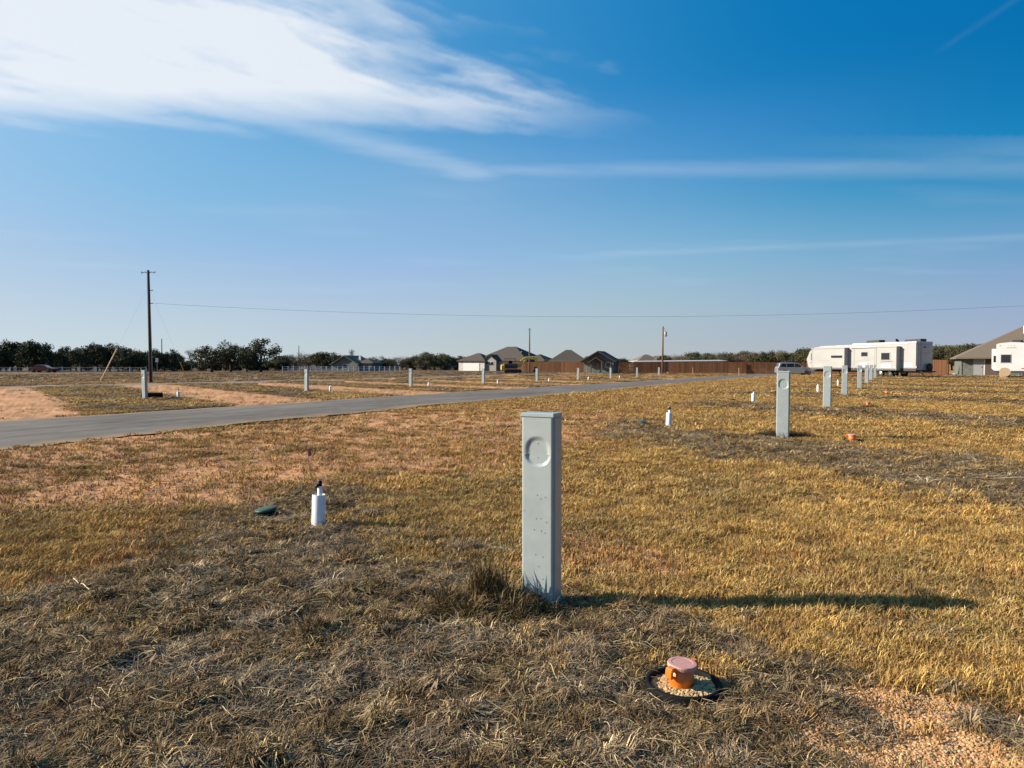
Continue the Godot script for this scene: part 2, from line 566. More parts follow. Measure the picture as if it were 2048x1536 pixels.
func zone(x: float, d: float, nb: float, nm: float) -> Vector4:
	# shares of: matted dead grass, orange gravel, grey gravel, living straw-coloured grass
	var l := lanes(x, d)
	var u := l.x
	var v := l.y
	var a := l.z
	var thatch := 0.0
	var gravel := 0.0
	var grey := 0.0
	if v < 16.5:
		var am := fposmod(a - 1.65 + 4.9, 9.8) - 4.9
		thatch = smoothstep(2.25, 1.15, absf(am) + nb * 0.95 + nm * 0.8) * smoothstep(6.1, 4.7, v + nb * 1.2) * smoothstep(-16.0, -8.0, v)
		if a > 8.0:
			thatch *= 0.8
		var strip := smoothstep(4.2, 6.2, v + nb * 1.4) * lerpf(1.0, 0.38, smoothstep(14.0, 26.0, u))
		gravel = strip * smoothstep(-0.5, 0.25, nm * 0.9 + nb * 0.6 + 0.30)
		gravel = maxf(gravel, 0.55 * smoothstep(0.15, 0.5, nb) * smoothstep(0.0, 0.4, nm))
		gravel *= 1.0 - 0.95 * blob(x + nm * 0.5, d + nb * 0.5, -4.5, 6.0, 1.5, 1.5)
		gravel *= 1.0 - thatch
		var spot := maxf(blob(x + nm * 0.12, d + nm * 0.1, 1.62, 2.98, 0.55, 0.50), blob(x + nm * 0.2, d, 2.2, 2.72, 0.6, 0.32))
		spot = maxf(spot, 0.8 * blob(x + nm * 0.4, d + nm * 0.4, 0.75, 5.7, 0.7, 0.7))
		spot = maxf(spot, 0.6 * blob(x + nm * 0.2, d + nb * 0.3, -2.05, 2.95, 0.5, 0.4))
		spot = maxf(spot, 0.7 * blob(x + nm * 0.5, d + nm * 0.3, -0.9, 13.0, 1.6, 1.4))
		gravel = maxf(gravel, spot * smoothstep(-0.9, -0.2, nm))
		thatch = minf(thatch, 1.0 - gravel)
	elif v < 49.0 + nb * 2.0:
		var am2 := fposmod(a - 5.0 + 4.85, 9.7) - 4.85
		var isl := smoothstep(2.9, 2.1, absf(am2) + nb * 0.5 + nm * 0.4)
		isl *= smoothstep(-40.0, -20.0, u)
		gravel = 1.0 - isl
		thatch = isl * smoothstep(-0.25, 0.4, nb + nm * 0.7)
	elif v < 54.5 + nb * 2.0:
		grey = 1.0
	else:
		var strip := noise_mid.get_noise_2d(u * 0.03, v * 0.16)
		grey = smoothstep(0.0, 0.4, nb + strip) * 0.45
		# scrub and painted-in shade along the tree belt, cleared ground this side of it
		var scrub_shade := smoothstep(118.0, 134.0, d + nb * 10.0) * smoothstep(40.0, 10.0, x)
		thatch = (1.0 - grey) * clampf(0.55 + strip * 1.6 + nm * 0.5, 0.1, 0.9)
		thatch = lerpf(thatch, 0.95, scrub_shade)
		grey *= 1.0 - scrub_shade
		gravel = (1.0 - grey - thatch) * 0.7
	return Vector4(thatch, gravel, grey, clampf(1.0 - thatch - gravel - grey, 0.0, 1.0))

func ground_colour(x: float, d: float) -> Color:
	var nb := noise_big.get_noise_2d(x, d)
	var nm := noise_mid.get_noise_2d(x, d)
	var nf := noise_fine.get_noise_2d(x, d)
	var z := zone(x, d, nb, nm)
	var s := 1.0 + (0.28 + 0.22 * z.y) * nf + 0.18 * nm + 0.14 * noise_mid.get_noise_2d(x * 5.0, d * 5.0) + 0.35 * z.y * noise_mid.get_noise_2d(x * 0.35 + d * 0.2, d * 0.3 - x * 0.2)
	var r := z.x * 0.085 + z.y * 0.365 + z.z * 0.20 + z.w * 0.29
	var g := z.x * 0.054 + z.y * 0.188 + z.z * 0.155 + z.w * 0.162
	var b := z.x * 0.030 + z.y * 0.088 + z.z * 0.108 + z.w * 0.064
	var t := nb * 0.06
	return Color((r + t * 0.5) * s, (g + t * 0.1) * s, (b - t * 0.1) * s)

func relief(x: float, d: float) -> float:
	var r := Vector2(x, d).length()
	if r > 40.0:
		return 0.0
	var z := zone(x, d, noise_big.get_noise_2d(x, d), noise_mid.get_noise_2d(x, d))
	var lump := noise_mid.get_noise_2d(x * 3.1 + 11.0, d * 3.1) + 0.5 * noise_mid.get_noise_2d(x * 7.0, d * 7.0 + 31.0)
	var foot := minf(Vector2(x - 0.2, d - 4.48).length(), Vector2(x - 0.795, d - 3.385).length())
	return smoothstep(40.0, 15.0, r) * smoothstep(0.12, 0.45, foot) * (0.055 * z.x * maxf(lump, -0.2) + 0.016 * z.w * lump + 0.022 * noise_mid.get_noise_2d(x * 0.8 + 50.0, d * 0.8) + 0.010 * noise_fine.get_noise_2d(x * 0.6, d * 0.6 + 20.0))

func build_ground() -> void:
	var angles := []
	var a := -180.0
	while a < 180.0:
		angles.append(deg_to_rad(a))
		a += 0.15 if absf(a) < 42.0 else 3.0
	var radii := [0.0, 0.5, 1.0, 1.5, 1.9, 2.2]
	var r := 2.4
	while r < 3200.0:
		radii.append(r)
		r += clampf(r * r / 700.0, 0.012, 0.14 * r)
	var n := angles.size()
	var verts := PackedVector3Array()
	var cols := PackedColorArray()
	var norms := PackedVector3Array()
	verts.resize(n * radii.size())
	cols.resize(verts.size())
	norms.resize(verts.size())
	for i in radii.size():
		for k in n:
			var x: float = radii[i] * sin(angles[k])
			var d: float = radii[i] * cos(angles[k])
			var l := lanes(x, d)
			var dip := 0.0
			if l.y > ROAD_NEAR - 0.4 and l.y < ROAD_FAR + 0.4 and l.x > -70.0 and l.x < 190.0:
				dip = 0.07 * smoothstep(ROAD_NEAR - 0.4, ROAD_NEAR + 0.3, l.y) * smoothstep(ROAD_FAR + 0.4, ROAD_FAR - 0.3, l.y)
			verts[i * n + k] = Vector3(x, gy(x, d) + relief(x, d) - dip, -d)
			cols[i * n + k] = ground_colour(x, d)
	for i in radii.size():
		for k in n:
			var e := verts[i * n + (k + 1) % n] - verts[i * n + (k - 1 + n) % n]
			var f := verts[mini(i + 1, radii.size() - 1) * n + k] - verts[maxi(i - 1, 0) * n + k]
			var q := e.cross(f)
			norms[i * n + k] = q.normalized() if q.length() > 1e-9 and q.y > 0.0 else (-q.normalized() if q.length() > 1e-9 else Vector3.UP)
	var idx := PackedInt32Array()
	idx.resize((radii.size() - 1) * n * 6)
	var w := 0
	for i in radii.size() - 1:
		for k in n:
			var k2 := (k + 1) % n
			idx[w] = i * n + k; idx[w + 1] = (i + 1) * n + k; idx[w + 2] = (i + 1) * n + k2
			idx[w + 3] = i * n + k; idx[w + 4] = (i + 1) * n + k2; idx[w + 5] = i * n + k2
			w += 6
	var arr := []
	arr.resize(Mesh.ARRAY_MAX)
	arr[Mesh.ARRAY_VERTEX] = verts
	arr[Mesh.ARRAY_COLOR] = cols
	arr[Mesh.ARRAY_NORMAL] = norms
	arr[Mesh.ARRAY_INDEX] = idx
	var m := ArrayMesh.new()
	m.add_surface_from_arrays(Mesh.PRIMITIVE_TRIANGLES, arr)
	var o := part("ground", m, mats["ground"], self)
	tag(o, "dry field of straw grass and orange gravel", "", "", "structure")

func build_road() -> void:
	# the gravelled lane between the two rows of sites
	var st := start()
	st.set_smooth_group(0)
	var us := []
	var u := -70.0
	while u < 190.0:
		us.append(u)
		u += 0.35 if u > -10.0 and u < 60.0 else 1.5
	var m := 26
	var rows := []
	for i in us.size():
		var row := []
		var e0 := road_edge(us[i], ROAD_NEAR)
		var e1 := road_edge(us[i], ROAD_FAR)
		for k in m + 1:
			var v := lerpf(e0, e1, float(k) / m)
			var x: float = 0.456 * us[i] - 0.89 * v
			var d: float = 0.89 * us[i] + 0.456 * v
			var crown := 0.035 * (1.0 - pow(2.0 * k / m - 1.0, 2.0))
			var n := noise_mid.get_noise_2d(us[i] * 0.10, v * 1.6)
			var n2 := noise_fine.get_noise_2d(us[i] * 0.05, v * 0.22)
			var n3 := noise_big.get_noise_2d(us[i] * 0.6, v)
			var t := 1.0 + 0.34 * n + 0.24 * n2 + 0.30 * n3 + 0.10 * noise_fine.get_noise_2d(us[i] * 0.7, v * 0.7)
			var dust := smoothstep(0.7, 0.0, minf(v - e0, e1 - v) + 0.5 * n3 + 0.3 * n) * 0.75
			var c := Color(0.128 * t, 0.113 * t, 0.097 * t).lerp(Color(0.31, 0.20, 0.10), dust)
			row.append([Vector3(x, gy(x, d) + 0.006 + crown, -d), c])
		rows.append(row)
	for i in us.size() - 1:
		for k in m:
			for q in [[i, k], [i + 1, k], [i + 1, k + 1], [i, k], [i + 1, k + 1], [i, k + 1]]:
				st.set_color(rows[q[0]][q[1]][1])
				st.add_vertex(rows[q[0]][q[1]][0])
	var o := part("road", st, mats["road"], self)
	tag(o, "grey gravelled lane between the rows of pedestals", "", "", "structure")

func build_hill() -> void:
	# a low wooded ridge far off behind the trailers
	var st := start()
	var n := 150
	for layer in 1:
		var pts := []
		for i in n + 1:
			var x := lerpf(120.0, 760.0, float(i) / n)
			var top := 14.0 * smoothstep(120.0, 330.0, x) + 10.0 * smoothstep(350.0, 560.0, x) + 2.2 * noise_big.get_noise_2d(x * 0.06, 3.0) + 1.6 * noise_mid.get_noise_2d(x * 0.11, 9.0)
			pts.append([x, maxf(top, 0.5)])
		for i in n:
			var steps := 7
			for s in steps:
				var q := []
				for c in [[i, s], [i + 1, s], [i + 1, s + 1], [i, s + 1]]:
					var t: float = float(c[1]) / steps
					var p: Array = pts[c[0]]
					var d: float = 690.0 + 150.0 * t + 8.0 * noise_mid.get_noise_2d(p[0] * 0.05, t * 7.0)
					q.append(Vector3(p[0], -2.0 + p[1] * sin(t * PI * 0.5) + 0.9 * noise_fine.get_noise_2d(p[0] * 0.02, t * 2.0), -d))
				for v in [q[0], q[2], q[1], q[0], q[3], q[2]]:
					var k := 1.0 + 0.5 * noise_fine.get_noise_2d(v.x * 0.03, v.y * 0.4)
					st.set_color(Color(0.075 * k, 0.078 * k, 0.048 * k))
					st.add_vertex(v)
	var o := part("hill", st, mats["far_hill"], self)
	tag(o, "low wooded ridge far behind the trailers", "", "", "structure")

# ------------------------------------------------------------------ grass, straw and stones
func tuft_mesh(count: int, spread: float, lo: float, hi: float, lean: float, width: float, flat: float) -> ArrayMesh:
	var st := start()
	for i in count:
		var a := rng.randf() * TAU
		var base := Vector3(cos(a), 0, sin(a)) * spread * sqrt(rng.randf())
		var h := rng.randf_range(lo, hi)
		var b := rng.randf() * TAU
		if flat > 0.5:
			b = rng.randfn(0.0, 1.4)
		var dir := Vector3(cos(b), 0, sin(b))
		var side := Vector3(-sin(b), 0, cos(b)).rotated(Vector3.UP, rng.randf_range(-0.7, 0.7)) * width * rng.randf_range(0.6, 1.3)
		var ln := h * lean * rng.randf_range(0.5, 1.3)
		var rise := h * (1.0 - flat * 0.8)
		var mid := base + dir * ln * 0.45 + Vector3.UP * rise * 0.65
		var tip := base + dir * ln * 1.1 + Vector3.UP * rise * rng.randf_range(0.75, 1.0)
		if flat > 0.5:
			base.y += rng.randf() * 0.012
			tip.y = rise * rng.randf_range(0.0, 0.9)
		base.y -= 0.004
		var t := rng.randf_range(0.42, 1.45)
		var c := Color(t, t * rng.randf_range(0.93, 1.05), t * rng.randf_range(0.8, 1.12))
		st.set_color(c)
		quad(st, base - side * 0.5, base + side * 0.5, mid + side * 0.42, mid - side * 0.42)
		tri(st, mid - side * 0.42, mid + side * 0.42, tip)
	return finish(st)

func star_mesh(count: int, lo: float, hi: float) -> ArrayMesh:
	# a mown bunch: blades arching out and down from one root
	var st := start()
	for i in count:
		var b := rng.randf() * TAU
		var dir := Vector3(cos(b), 0, sin(b))
		var ln := rng.randf_range(lo, hi)
		var rise := rng.randf_range(0.012, 0.055)
		var side := Vector3(-sin(b), 0, cos(b)) * rng.randf_range(0.0025, 0.005)
		var bend := Vector3(-sin(b), 0, cos(b)) * rng.randfn(0.0, 0.02)
		var p0 := dir * 0.012
		var p1 := dir * ln * 0.45 + Vector3.UP * rise + bend * 0.4
		var p2 := dir * ln * 0.8 + Vector3.UP * rise * 0.8 + bend
		var p3 := dir * ln + Vector3.UP * rise * 0.25 + bend * 1.8
		var t := rng.randf_range(0.45, 1.6)
		st.set_color(Color(t, t * rng.randf_range(0.93, 1.04), t * rng.randf_range(0.8, 1.1)))
		quad(st, p0 - side * 0.5, p0 + side * 0.5, p1 + side * 0.5, p1 - side * 0.5)
		quad(st, p1 - side * 0.5, p1 + side * 0.5, p2 + side * 0.4, p2 - side * 0.4)
		tri(st, p2 - side * 0.4, p2 + side * 0.4, p3)
	return finish(st)

func stalk_mesh(count: int) -> ArrayMesh:
	var st := start()
	for i in count:
		var b := rng.randf() * TAU
		var dir := Vector3(cos(b), 0, sin(b))
		var base := Vector3(rng.randfn(), 0, rng.randfn()) * 0.05
		var ln := rng.randf_range(0.08, 0.24)
		var bend := Vector3(-sin(b), 0, cos(b)) * rng.randfn(0.0, 0.04)
		var pts := []
		var rr := []
		for k in 5:
			var f := k / 4.0
			pts.append(base + dir * ln * (f - 0.5) + bend * f * f + Vector3.UP * (0.006 + 0.025 * rng.randf() * sin(f * PI)))
			rr.append(lerpf(0.0020, 0.0009, f))
		var t := rng.randf_range(0.7, 1.4)
		st.set_color(Color(t, t, t * 0.95))
		tube(st, pts, rr, 3, false)
	return finish(st)

func stone_mesh() -> ArrayMesh:
	var st := start()
	var top := []
	var low := []
	for k in 5:
		var a := TAU * k / 5.0 + rng.randf() * 0.5
		top.append(Vector3(cos(a) * rng.randf_range(0.3, 0.45), rng.randf_range(0.15, 0.35), sin(a) * rng.randf_range(0.3, 0.45)))
		low.append(Vector3(cos(a) * 0.5, -0.1, sin(a) * 0.5))
	var mid := Vector3.ZERO
	var apex := Vector3(0, rng.randf_range(0.35, 0.5), 0)
	for k in 5:
		var n := (k + 1) % 5
		out_quad(st, low[k], low[n], top[n], top[k], mid)
		out_tri(st, top[k], top[n], apex, mid)
	return finish(st)

func scatter(called: String, mesh: Mesh, m: Material, buf: PackedFloat32Array, parent: Node) -> void:
	if buf.is_empty():
		return
	var mm := MultiMesh.new()
	mm.transform_format = MultiMesh.TRANSFORM_3D
	mm.use_colors = true
	mm.mesh = mesh
	mm.instance_count = buf.size() / 16
	mm.buffer = buf
	var o := MultiMeshInstance3D.new()
	o.multimesh = mm
	o.material_override = m
	o.name = called
	parent.add_child(o, true)
	o.set_meta("kind", "stuff")

func put_copy(buf: PackedFloat32Array, at: Vector3, yaw: float, tilt: float, sx: float, sy: float, c: Color) -> void:
	var b := Basis.from_euler(Vector3(tilt, yaw, 0)) * Basis.from_scale(Vector3(sx, sy, sx))
	buf.append_array(PackedFloat32Array([b.x.x, b.y.x, b.z.x, at.x, b.x.y, b.y.y, b.z.y, at.y, b.x.z, b.y.z, b.z.z, at.z, c.r, c.g, c.b, 1.0]))

func kept_clear(x: float, d: float) -> bool:
	# where something stands in the ground, nothing grows
	for c in [[0.795, 3.36, 0.25], [-1.745, 6.62, 0.07], [-2.38, 7.1, 0.125], [0.22, 4.42, 0.21], [5.88, 12.75, 0.20], [10.74, 22.3, 0.22]]:
		if Vector2(x - c[0], d - c[1]).length_squared() < c[2] * c[2]:
			return true
	return false

func build_grass() -> void:
	var gold := []
	var mat_down := []
	var dark := []
	var gold_buf := []
	var mat_buf := []
	var dark_buf := []
	for i in 5:
		gold.append(tuft_mesh(17, 0.046, 0.012, 0.056, 0.85, 0.0040, 0.0))
		mat_down.append(tuft_mesh(16, 0.050, 0.03, 0.105, 1.0, 0.0042, 0.60 + 0.07 * i))
		dark.append(tuft_mesh(22, 0.05, 0.03, 0.10, 0.8, 0.0042, 0.25))
		gold_buf.append(PackedFloat32Array())
		mat_buf.append(PackedFloat32Array())
		dark_buf.append(PackedFloat32Array())
	var stones := []
	var stone_buf := []
	for i in 4:
		stones.append(stone_mesh())
		stone_buf.append(PackedFloat32Array())
	var g := RandomNumberGenerator.new()
	g.seed = 99
	# bands of distance: from, to, tufts per square metre, size across, size up
	for band in [[1.7, 4.5, 2300.0, 1.0, 1.0], [4.5, 8.0, 1250.0, 1.25, 1.0], [8.0, 15.0, 430.0, 1.9, 1.05], [15.0, 30.0, 110.0, 3.3, 1.2], [30.0, 75.0, 20.0, 6.5, 1.5], [75.0, 140.0, 5.0, 12.0, 2.0]]:
		var half := deg_to_rad(56.0 if band[1] < 9.0 else 44.0)
		var count := int(half * (band[1] * band[1] - band[0] * band[0]) * band[2])
		for i in count:
			var r := sqrt(lerpf(band[0] * band[0], band[1] * band[1], g.randf()))
			var a := g.randf_range(-half, half)
			var x := r * sin(a)
			var d := r * cos(a)
			var pick := g.randf()
			var kind := g.randi() % 5
			var t := g.randf()
			var l := lanes(x, d)
			if l.y > ROAD_NEAR - 0.15 and l.y < ROAD_FAR + 0.15:
				continue
			if r < 26.0 and kept_clear(x, d):
				continue
			var nb := noise_big.get_noise_2d(x, d)
			var nm := noise_mid.get_noise_2d(x, d)
			var z := zone(x, d, nb, nm)
			var y := gy(x, d) + relief(x, d)
			var s: float = band[3] * g.randf_range(0.75, 1.3)
			var up: float = band[4] * g.randf_range(0.7, 1.35)
			var yaw := g.randf() * TAU
			var bare := noise_mid.get_noise_2d(x * 1.9 + 7.0, d * 1.9 - 13.0)
			var keep := 0.36 + 0.60 * smoothstep(-0.30, 0.15, bare)
			if pick < z.x * (0.74 if l.y < 16.0 else 0.7):
				# matted dead grass, lying in swirls
				var swirl := 3.0 * noise_mid.get_noise_2d(x * 0.7 + 30.0, d * 0.7) + g.randfn(0.0, 0.5)
				var clump := noise_mid.get_noise_2d(x * 3.1 + 11.0, d * 3.1)
				var c: Color
				if t < 0.38: c = Color(0.205, 0.145, 0.085)
				elif t < 0.62: c = Color(0.082, 0.050, 0.026)
				elif t < 0.84: c = Color(0.33, 0.20, 0.088)
				else: c = Color(0.54, 0.40, 0.19)
				var patch := noise_mid.get_noise_2d(x * 0.9 + 200.0, d * 1.2 + 40.0)
				var grey := smoothstep(0.02, 0.28, patch)
				var shag := smoothstep(-0.02, -0.25, patch)
				c = c.lerp(Color(0.24, 0.195, 0.145) * (0.4 + 1.1 * t), 0.5 * grey)
				c = c.lerp(Color(0.135, 0.098, 0.045) * (0.5 + 1.1 * t), 0.65 * shag)
				c = c * (1.0 + 0.8 * clump)
				if clump > 0.20 - 0.22 * shag and t < 0.42 and grey < 0.6:
					c = Color(0.15, 0.098, 0.050) * (0.8 + g.randf() * 0.5)
					put_copy(dark_buf[kind], Vector3(x, y, -d), yaw, 0.0, s, up * (0.4 + 1.2 * clump), c)
				else:
					put_copy(mat_buf[kind], Vector3(x, y + 0.006, -d), swirl, g.randf_range(-0.12, 0.12), s * 0.95, up, c)
			elif pick > z.x and pick < z.x + z.w * keep + z.y * ((0.10 if d > 4.0 else 0.03) if l.y < 16.0 else 0.012):
				var c := Color(0.54, 0.335, 0.098)
				var olive := smoothstep(-0.25, 0.45, noise_big.get_noise_2d(x * 1.4 + 70.0, d * 1.4) - 0.10 * smoothstep(8.0, 16.0, d) + 0.12 * smoothstep(7.0, 4.0, d))
				c = c.lerp(Color(0.36, 0.252, 0.088), 0.75 * olive)
				if t < 0.27 + 0.35 * z.y: c = c.lerp(Color(0.27, 0.125, 0.05), 0.75)
				elif t > 0.86: c = c.lerp(Color(0.60, 0.43, 0.19), 0.7)
				c = c.lerp(Color(0.33, 0.185, 0.070), 0.65 * smoothstep(0.0, 0.45, -bare + 0.3 * nm))
				c = c * (1.0 + 0.35 * nm + 0.25 * bare)
				put_copy(gold_buf[kind], Vector3(x, y, -d), yaw, 0.0, s, up * (1.0 + 0.35 * nm), c)
			elif z.y > 0.2 and r < 13.0 and t < 0.8:
				for q in 2:
					var px := x + g.randf_range(-0.03, 0.03)
					var pd := d + g.randf_range(-0.03, 0.03)
					var c := Color(0.45, 0.215, 0.095).lerp(Color(0.52, 0.37, 0.23), g.randf() * g.randf())
					c = c * g.randf_range(0.6, 1.2)
					var size := g.randf_range(0.007, 0.017) * (1.0 if r < 6.0 else 1.4)
					put_copy(stone_buf[kind % 4], Vector3(px, gy(px, pd) + relief(px, pd), -pd), yaw, 0.0, size, size * 0.9, c)
	# bunches lying open like stars, and long pale stalks, in the matted strips
	var star := []
	var stalk := []
	var star_buf := []
	var stalk_buf := []
	for i in 4:
		star.append(star_mesh(46, 0.05, 0.15))
		stalk.append(stalk_mesh(4))
		star_buf.append(PackedFloat32Array())
		stalk_buf.append(PackedFloat32Array())
	for i in 20000:
		var r := sqrt(lerpf(4.0, 200.0, pow(g.randf(), 1.5)))
		var a := g.randf_range(-0.95, 0.95)
		var x := r * sin(a)
		var d := r * cos(a)
		if kept_clear(x, d):
			continue
		var z := zone(x, d, noise_big.get_noise_2d(x, d), noise_mid.get_noise_2d(x, d))
		var lump := noise_mid.get_noise_2d(x * 3.1 + 11.0, d * 3.1)
		var t := g.randf()
		if lanes(x, d).y > ROAD_NEAR - 0.5 or g.randf() > z.x + 0.06 * z.w:
			continue
		var y := gy(x, d) + relief(x, d)
		if t < 0.36:
			var c := Color(0.30, 0.22, 0.13).lerp(Color(0.13, 0.08, 0.038), g.randf()) * g.randf_range(0.7, 1.35)
			put_copy(star_buf[i % 4], Vector3(x, y, -d), g.randf() * TAU, g.randf_range(-0.25, 0.25), g.randf_range(0.6, 1.25), g.randf_range(0.6, 1.3), c)
		else:
			var c := Color(0.46, 0.36, 0.21).lerp(Color(0.28, 0.21, 0.14), g.randf())
			put_copy(stalk_buf[i % 4], Vector3(x, y + 0.012, -d), g.randf() * TAU, g.randf_range(-0.15, 0.15), g.randf_range(0.5, 1.2), g.randf_range(0.5, 1.2), c)
	# thin upright stems standing over the short grass
	var stem := []
	var stem_buf := []
	for i in 3:
		stem.append(tuft_mesh(7, 0.04, 0.05, 0.13, 0.35, 0.0024, 0.0))
		stem_buf.append(PackedFloat32Array())
	for i in 11000:
		var r := sqrt(lerpf(4.0, 150.0, pow(g.randf(), 1.3)))
		var a := g.randf_range(-0.95, 0.95)
		var x := r * sin(a)
		var d := r * cos(a)
		var z := zone(x, d, noise_big.get_noise_2d(x, d), noise_mid.get_noise_2d(x, d))
		if kept_clear(x, d) or g.randf() > z.w * smoothstep(-0.1, 0.4, noise_mid.get_noise_2d(x * 1.2, d * 1.2 + 60.0)) or lanes(x, d).y > ROAD_NEAR - 0.4:
			continue
		var c := Color(0.50, 0.34, 0.11).lerp(Color(0.34, 0.27, 0.09), g.randf()) * g.randf_range(0.7, 1.2)
		put_copy(stem_buf[i % 3], Vector3(x, gy(x, d) + relief(x, d), -d), g.randf() * TAU, 0.0, g.randf_range(0.7, 1.3), g.randf_range(0.5, 1.1), c)
	# stones of the bare patch close by and of the corner
	for i in 24000:
		var x := g.randf_range(0.9, 2.6)
		var d := g.randf_range(2.2, 3.7)
		if i % 5 == 0:
			x = g.randf_range(-2.6, -1.5)
			d = g.randf_range(2.4, 3.5)
		var z := zone(x, d, noise_big.get_noise_2d(x, d), noise_mid.get_noise_2d(x, d))
		if g.randf() > z.y * 1.2 - 0.15:
			continue
		var c := Color(0.42, 0.245, 0.105).lerp(Color(0.48, 0.35, 0.20), g.randf() * g.randf()) * g.randf_range(0.6, 1.15)
		var size := 0.006 + 0.016 * pow(g.randf(), 2.5)
		put_copy(stone_buf[i % 4], Vector3(x, gy(x, d) + relief(x, d) + 0.001, -d), g.randf() * TAU, g.randf_range(-0.4, 0.4), size, size * 0.8, c)
	# the shaggy clump against the foot of the pedestal, and weeds at other feet
	for i in 1300:
		var a := g.randf() * TAU
		var r := 0.42 * sqrt(g.randf())
		var x := -0.14 + cos(a) * r * 1.15
		var d := 4.46 + sin(a) * r * 0.75
		var k := (1.0 - r / 0.46) * clampf(0.75 + 1.6 * noise_mid.get_noise_2d(x * 5.0 + 3.0, d * 5.0), 0.05, 1.4)
		if g.randf() > 0.35 + k:
			continue
		put_copy(dark_buf[g.randi() % 5], Vector3(x, gy(x, d) + 0.10 * k * k, -d), a, 0.0, g.randf_range(0.9, 1.5), 0.7 + 1.9 * k * g.randf(), Color(0.175, 0.12, 0.055) * g.randf_range(0.5, 1.8))
	for i in 260:
		var a := g.randf() * TAU
		var r := 0.55 * sqrt(g.randf())
		var x := 4.95 + cos(a) * r * 0.9
		var d := 13.45 + sin(a) * r * 0.5
		put_copy(dark_buf[g.randi() % 5], Vector3(x, gy(x, d), -d), a, 0.0, g.randf_range(1.0, 1.6), g.randf_range(0.8, 2.2), Color(0.08, 0.06, 0.035) * g.randf_range(0.6, 1.4))
	var o := thing("dry_grass", "short straw-coloured grass covering the field", "grass")
	o.set_meta("kind", "stuff")
	for i in 5: scatter("grass_tufts", gold[i], mats["blade"], gold_buf[i], o)
	for i in 3: scatter("upright_stems", stem[i], mats["blade"], stem_buf[i], o)
	o = thing("matted_grass", "grey-brown matted dead grass in strips across the field", "grass")
	o.set_meta("kind", "stuff")
	for i in 5:
		scatter("straw_tufts", mat_down[i], mats["blade"], mat_buf[i], o)
		scatter("shaggy_tufts", dark[i], mats["blade"], dark_buf[i], o)
	for i in 4:
		scatter("open_bunches", star[i], mats["blade"], star_buf[i], o)
		scatter("loose_stalks", stalk[i], mats["blade"], stalk_buf[i], o)
	o = thing("loose_gravel", "loose orange gravel lying in the bare patches", "gravel")
	o.set_meta("kind", "stuff")
	for i in 4: scatter("pebbles", stones[i], mats["stone"], stone_buf[i], o)
# ------------------------------------------------------------------ pedestals
const ROW_TURN := -0.4735
const ORDINAL := ["", "second", "third", "fourth", "fifth", "sixth", "seventh", "eighth", "ninth"]

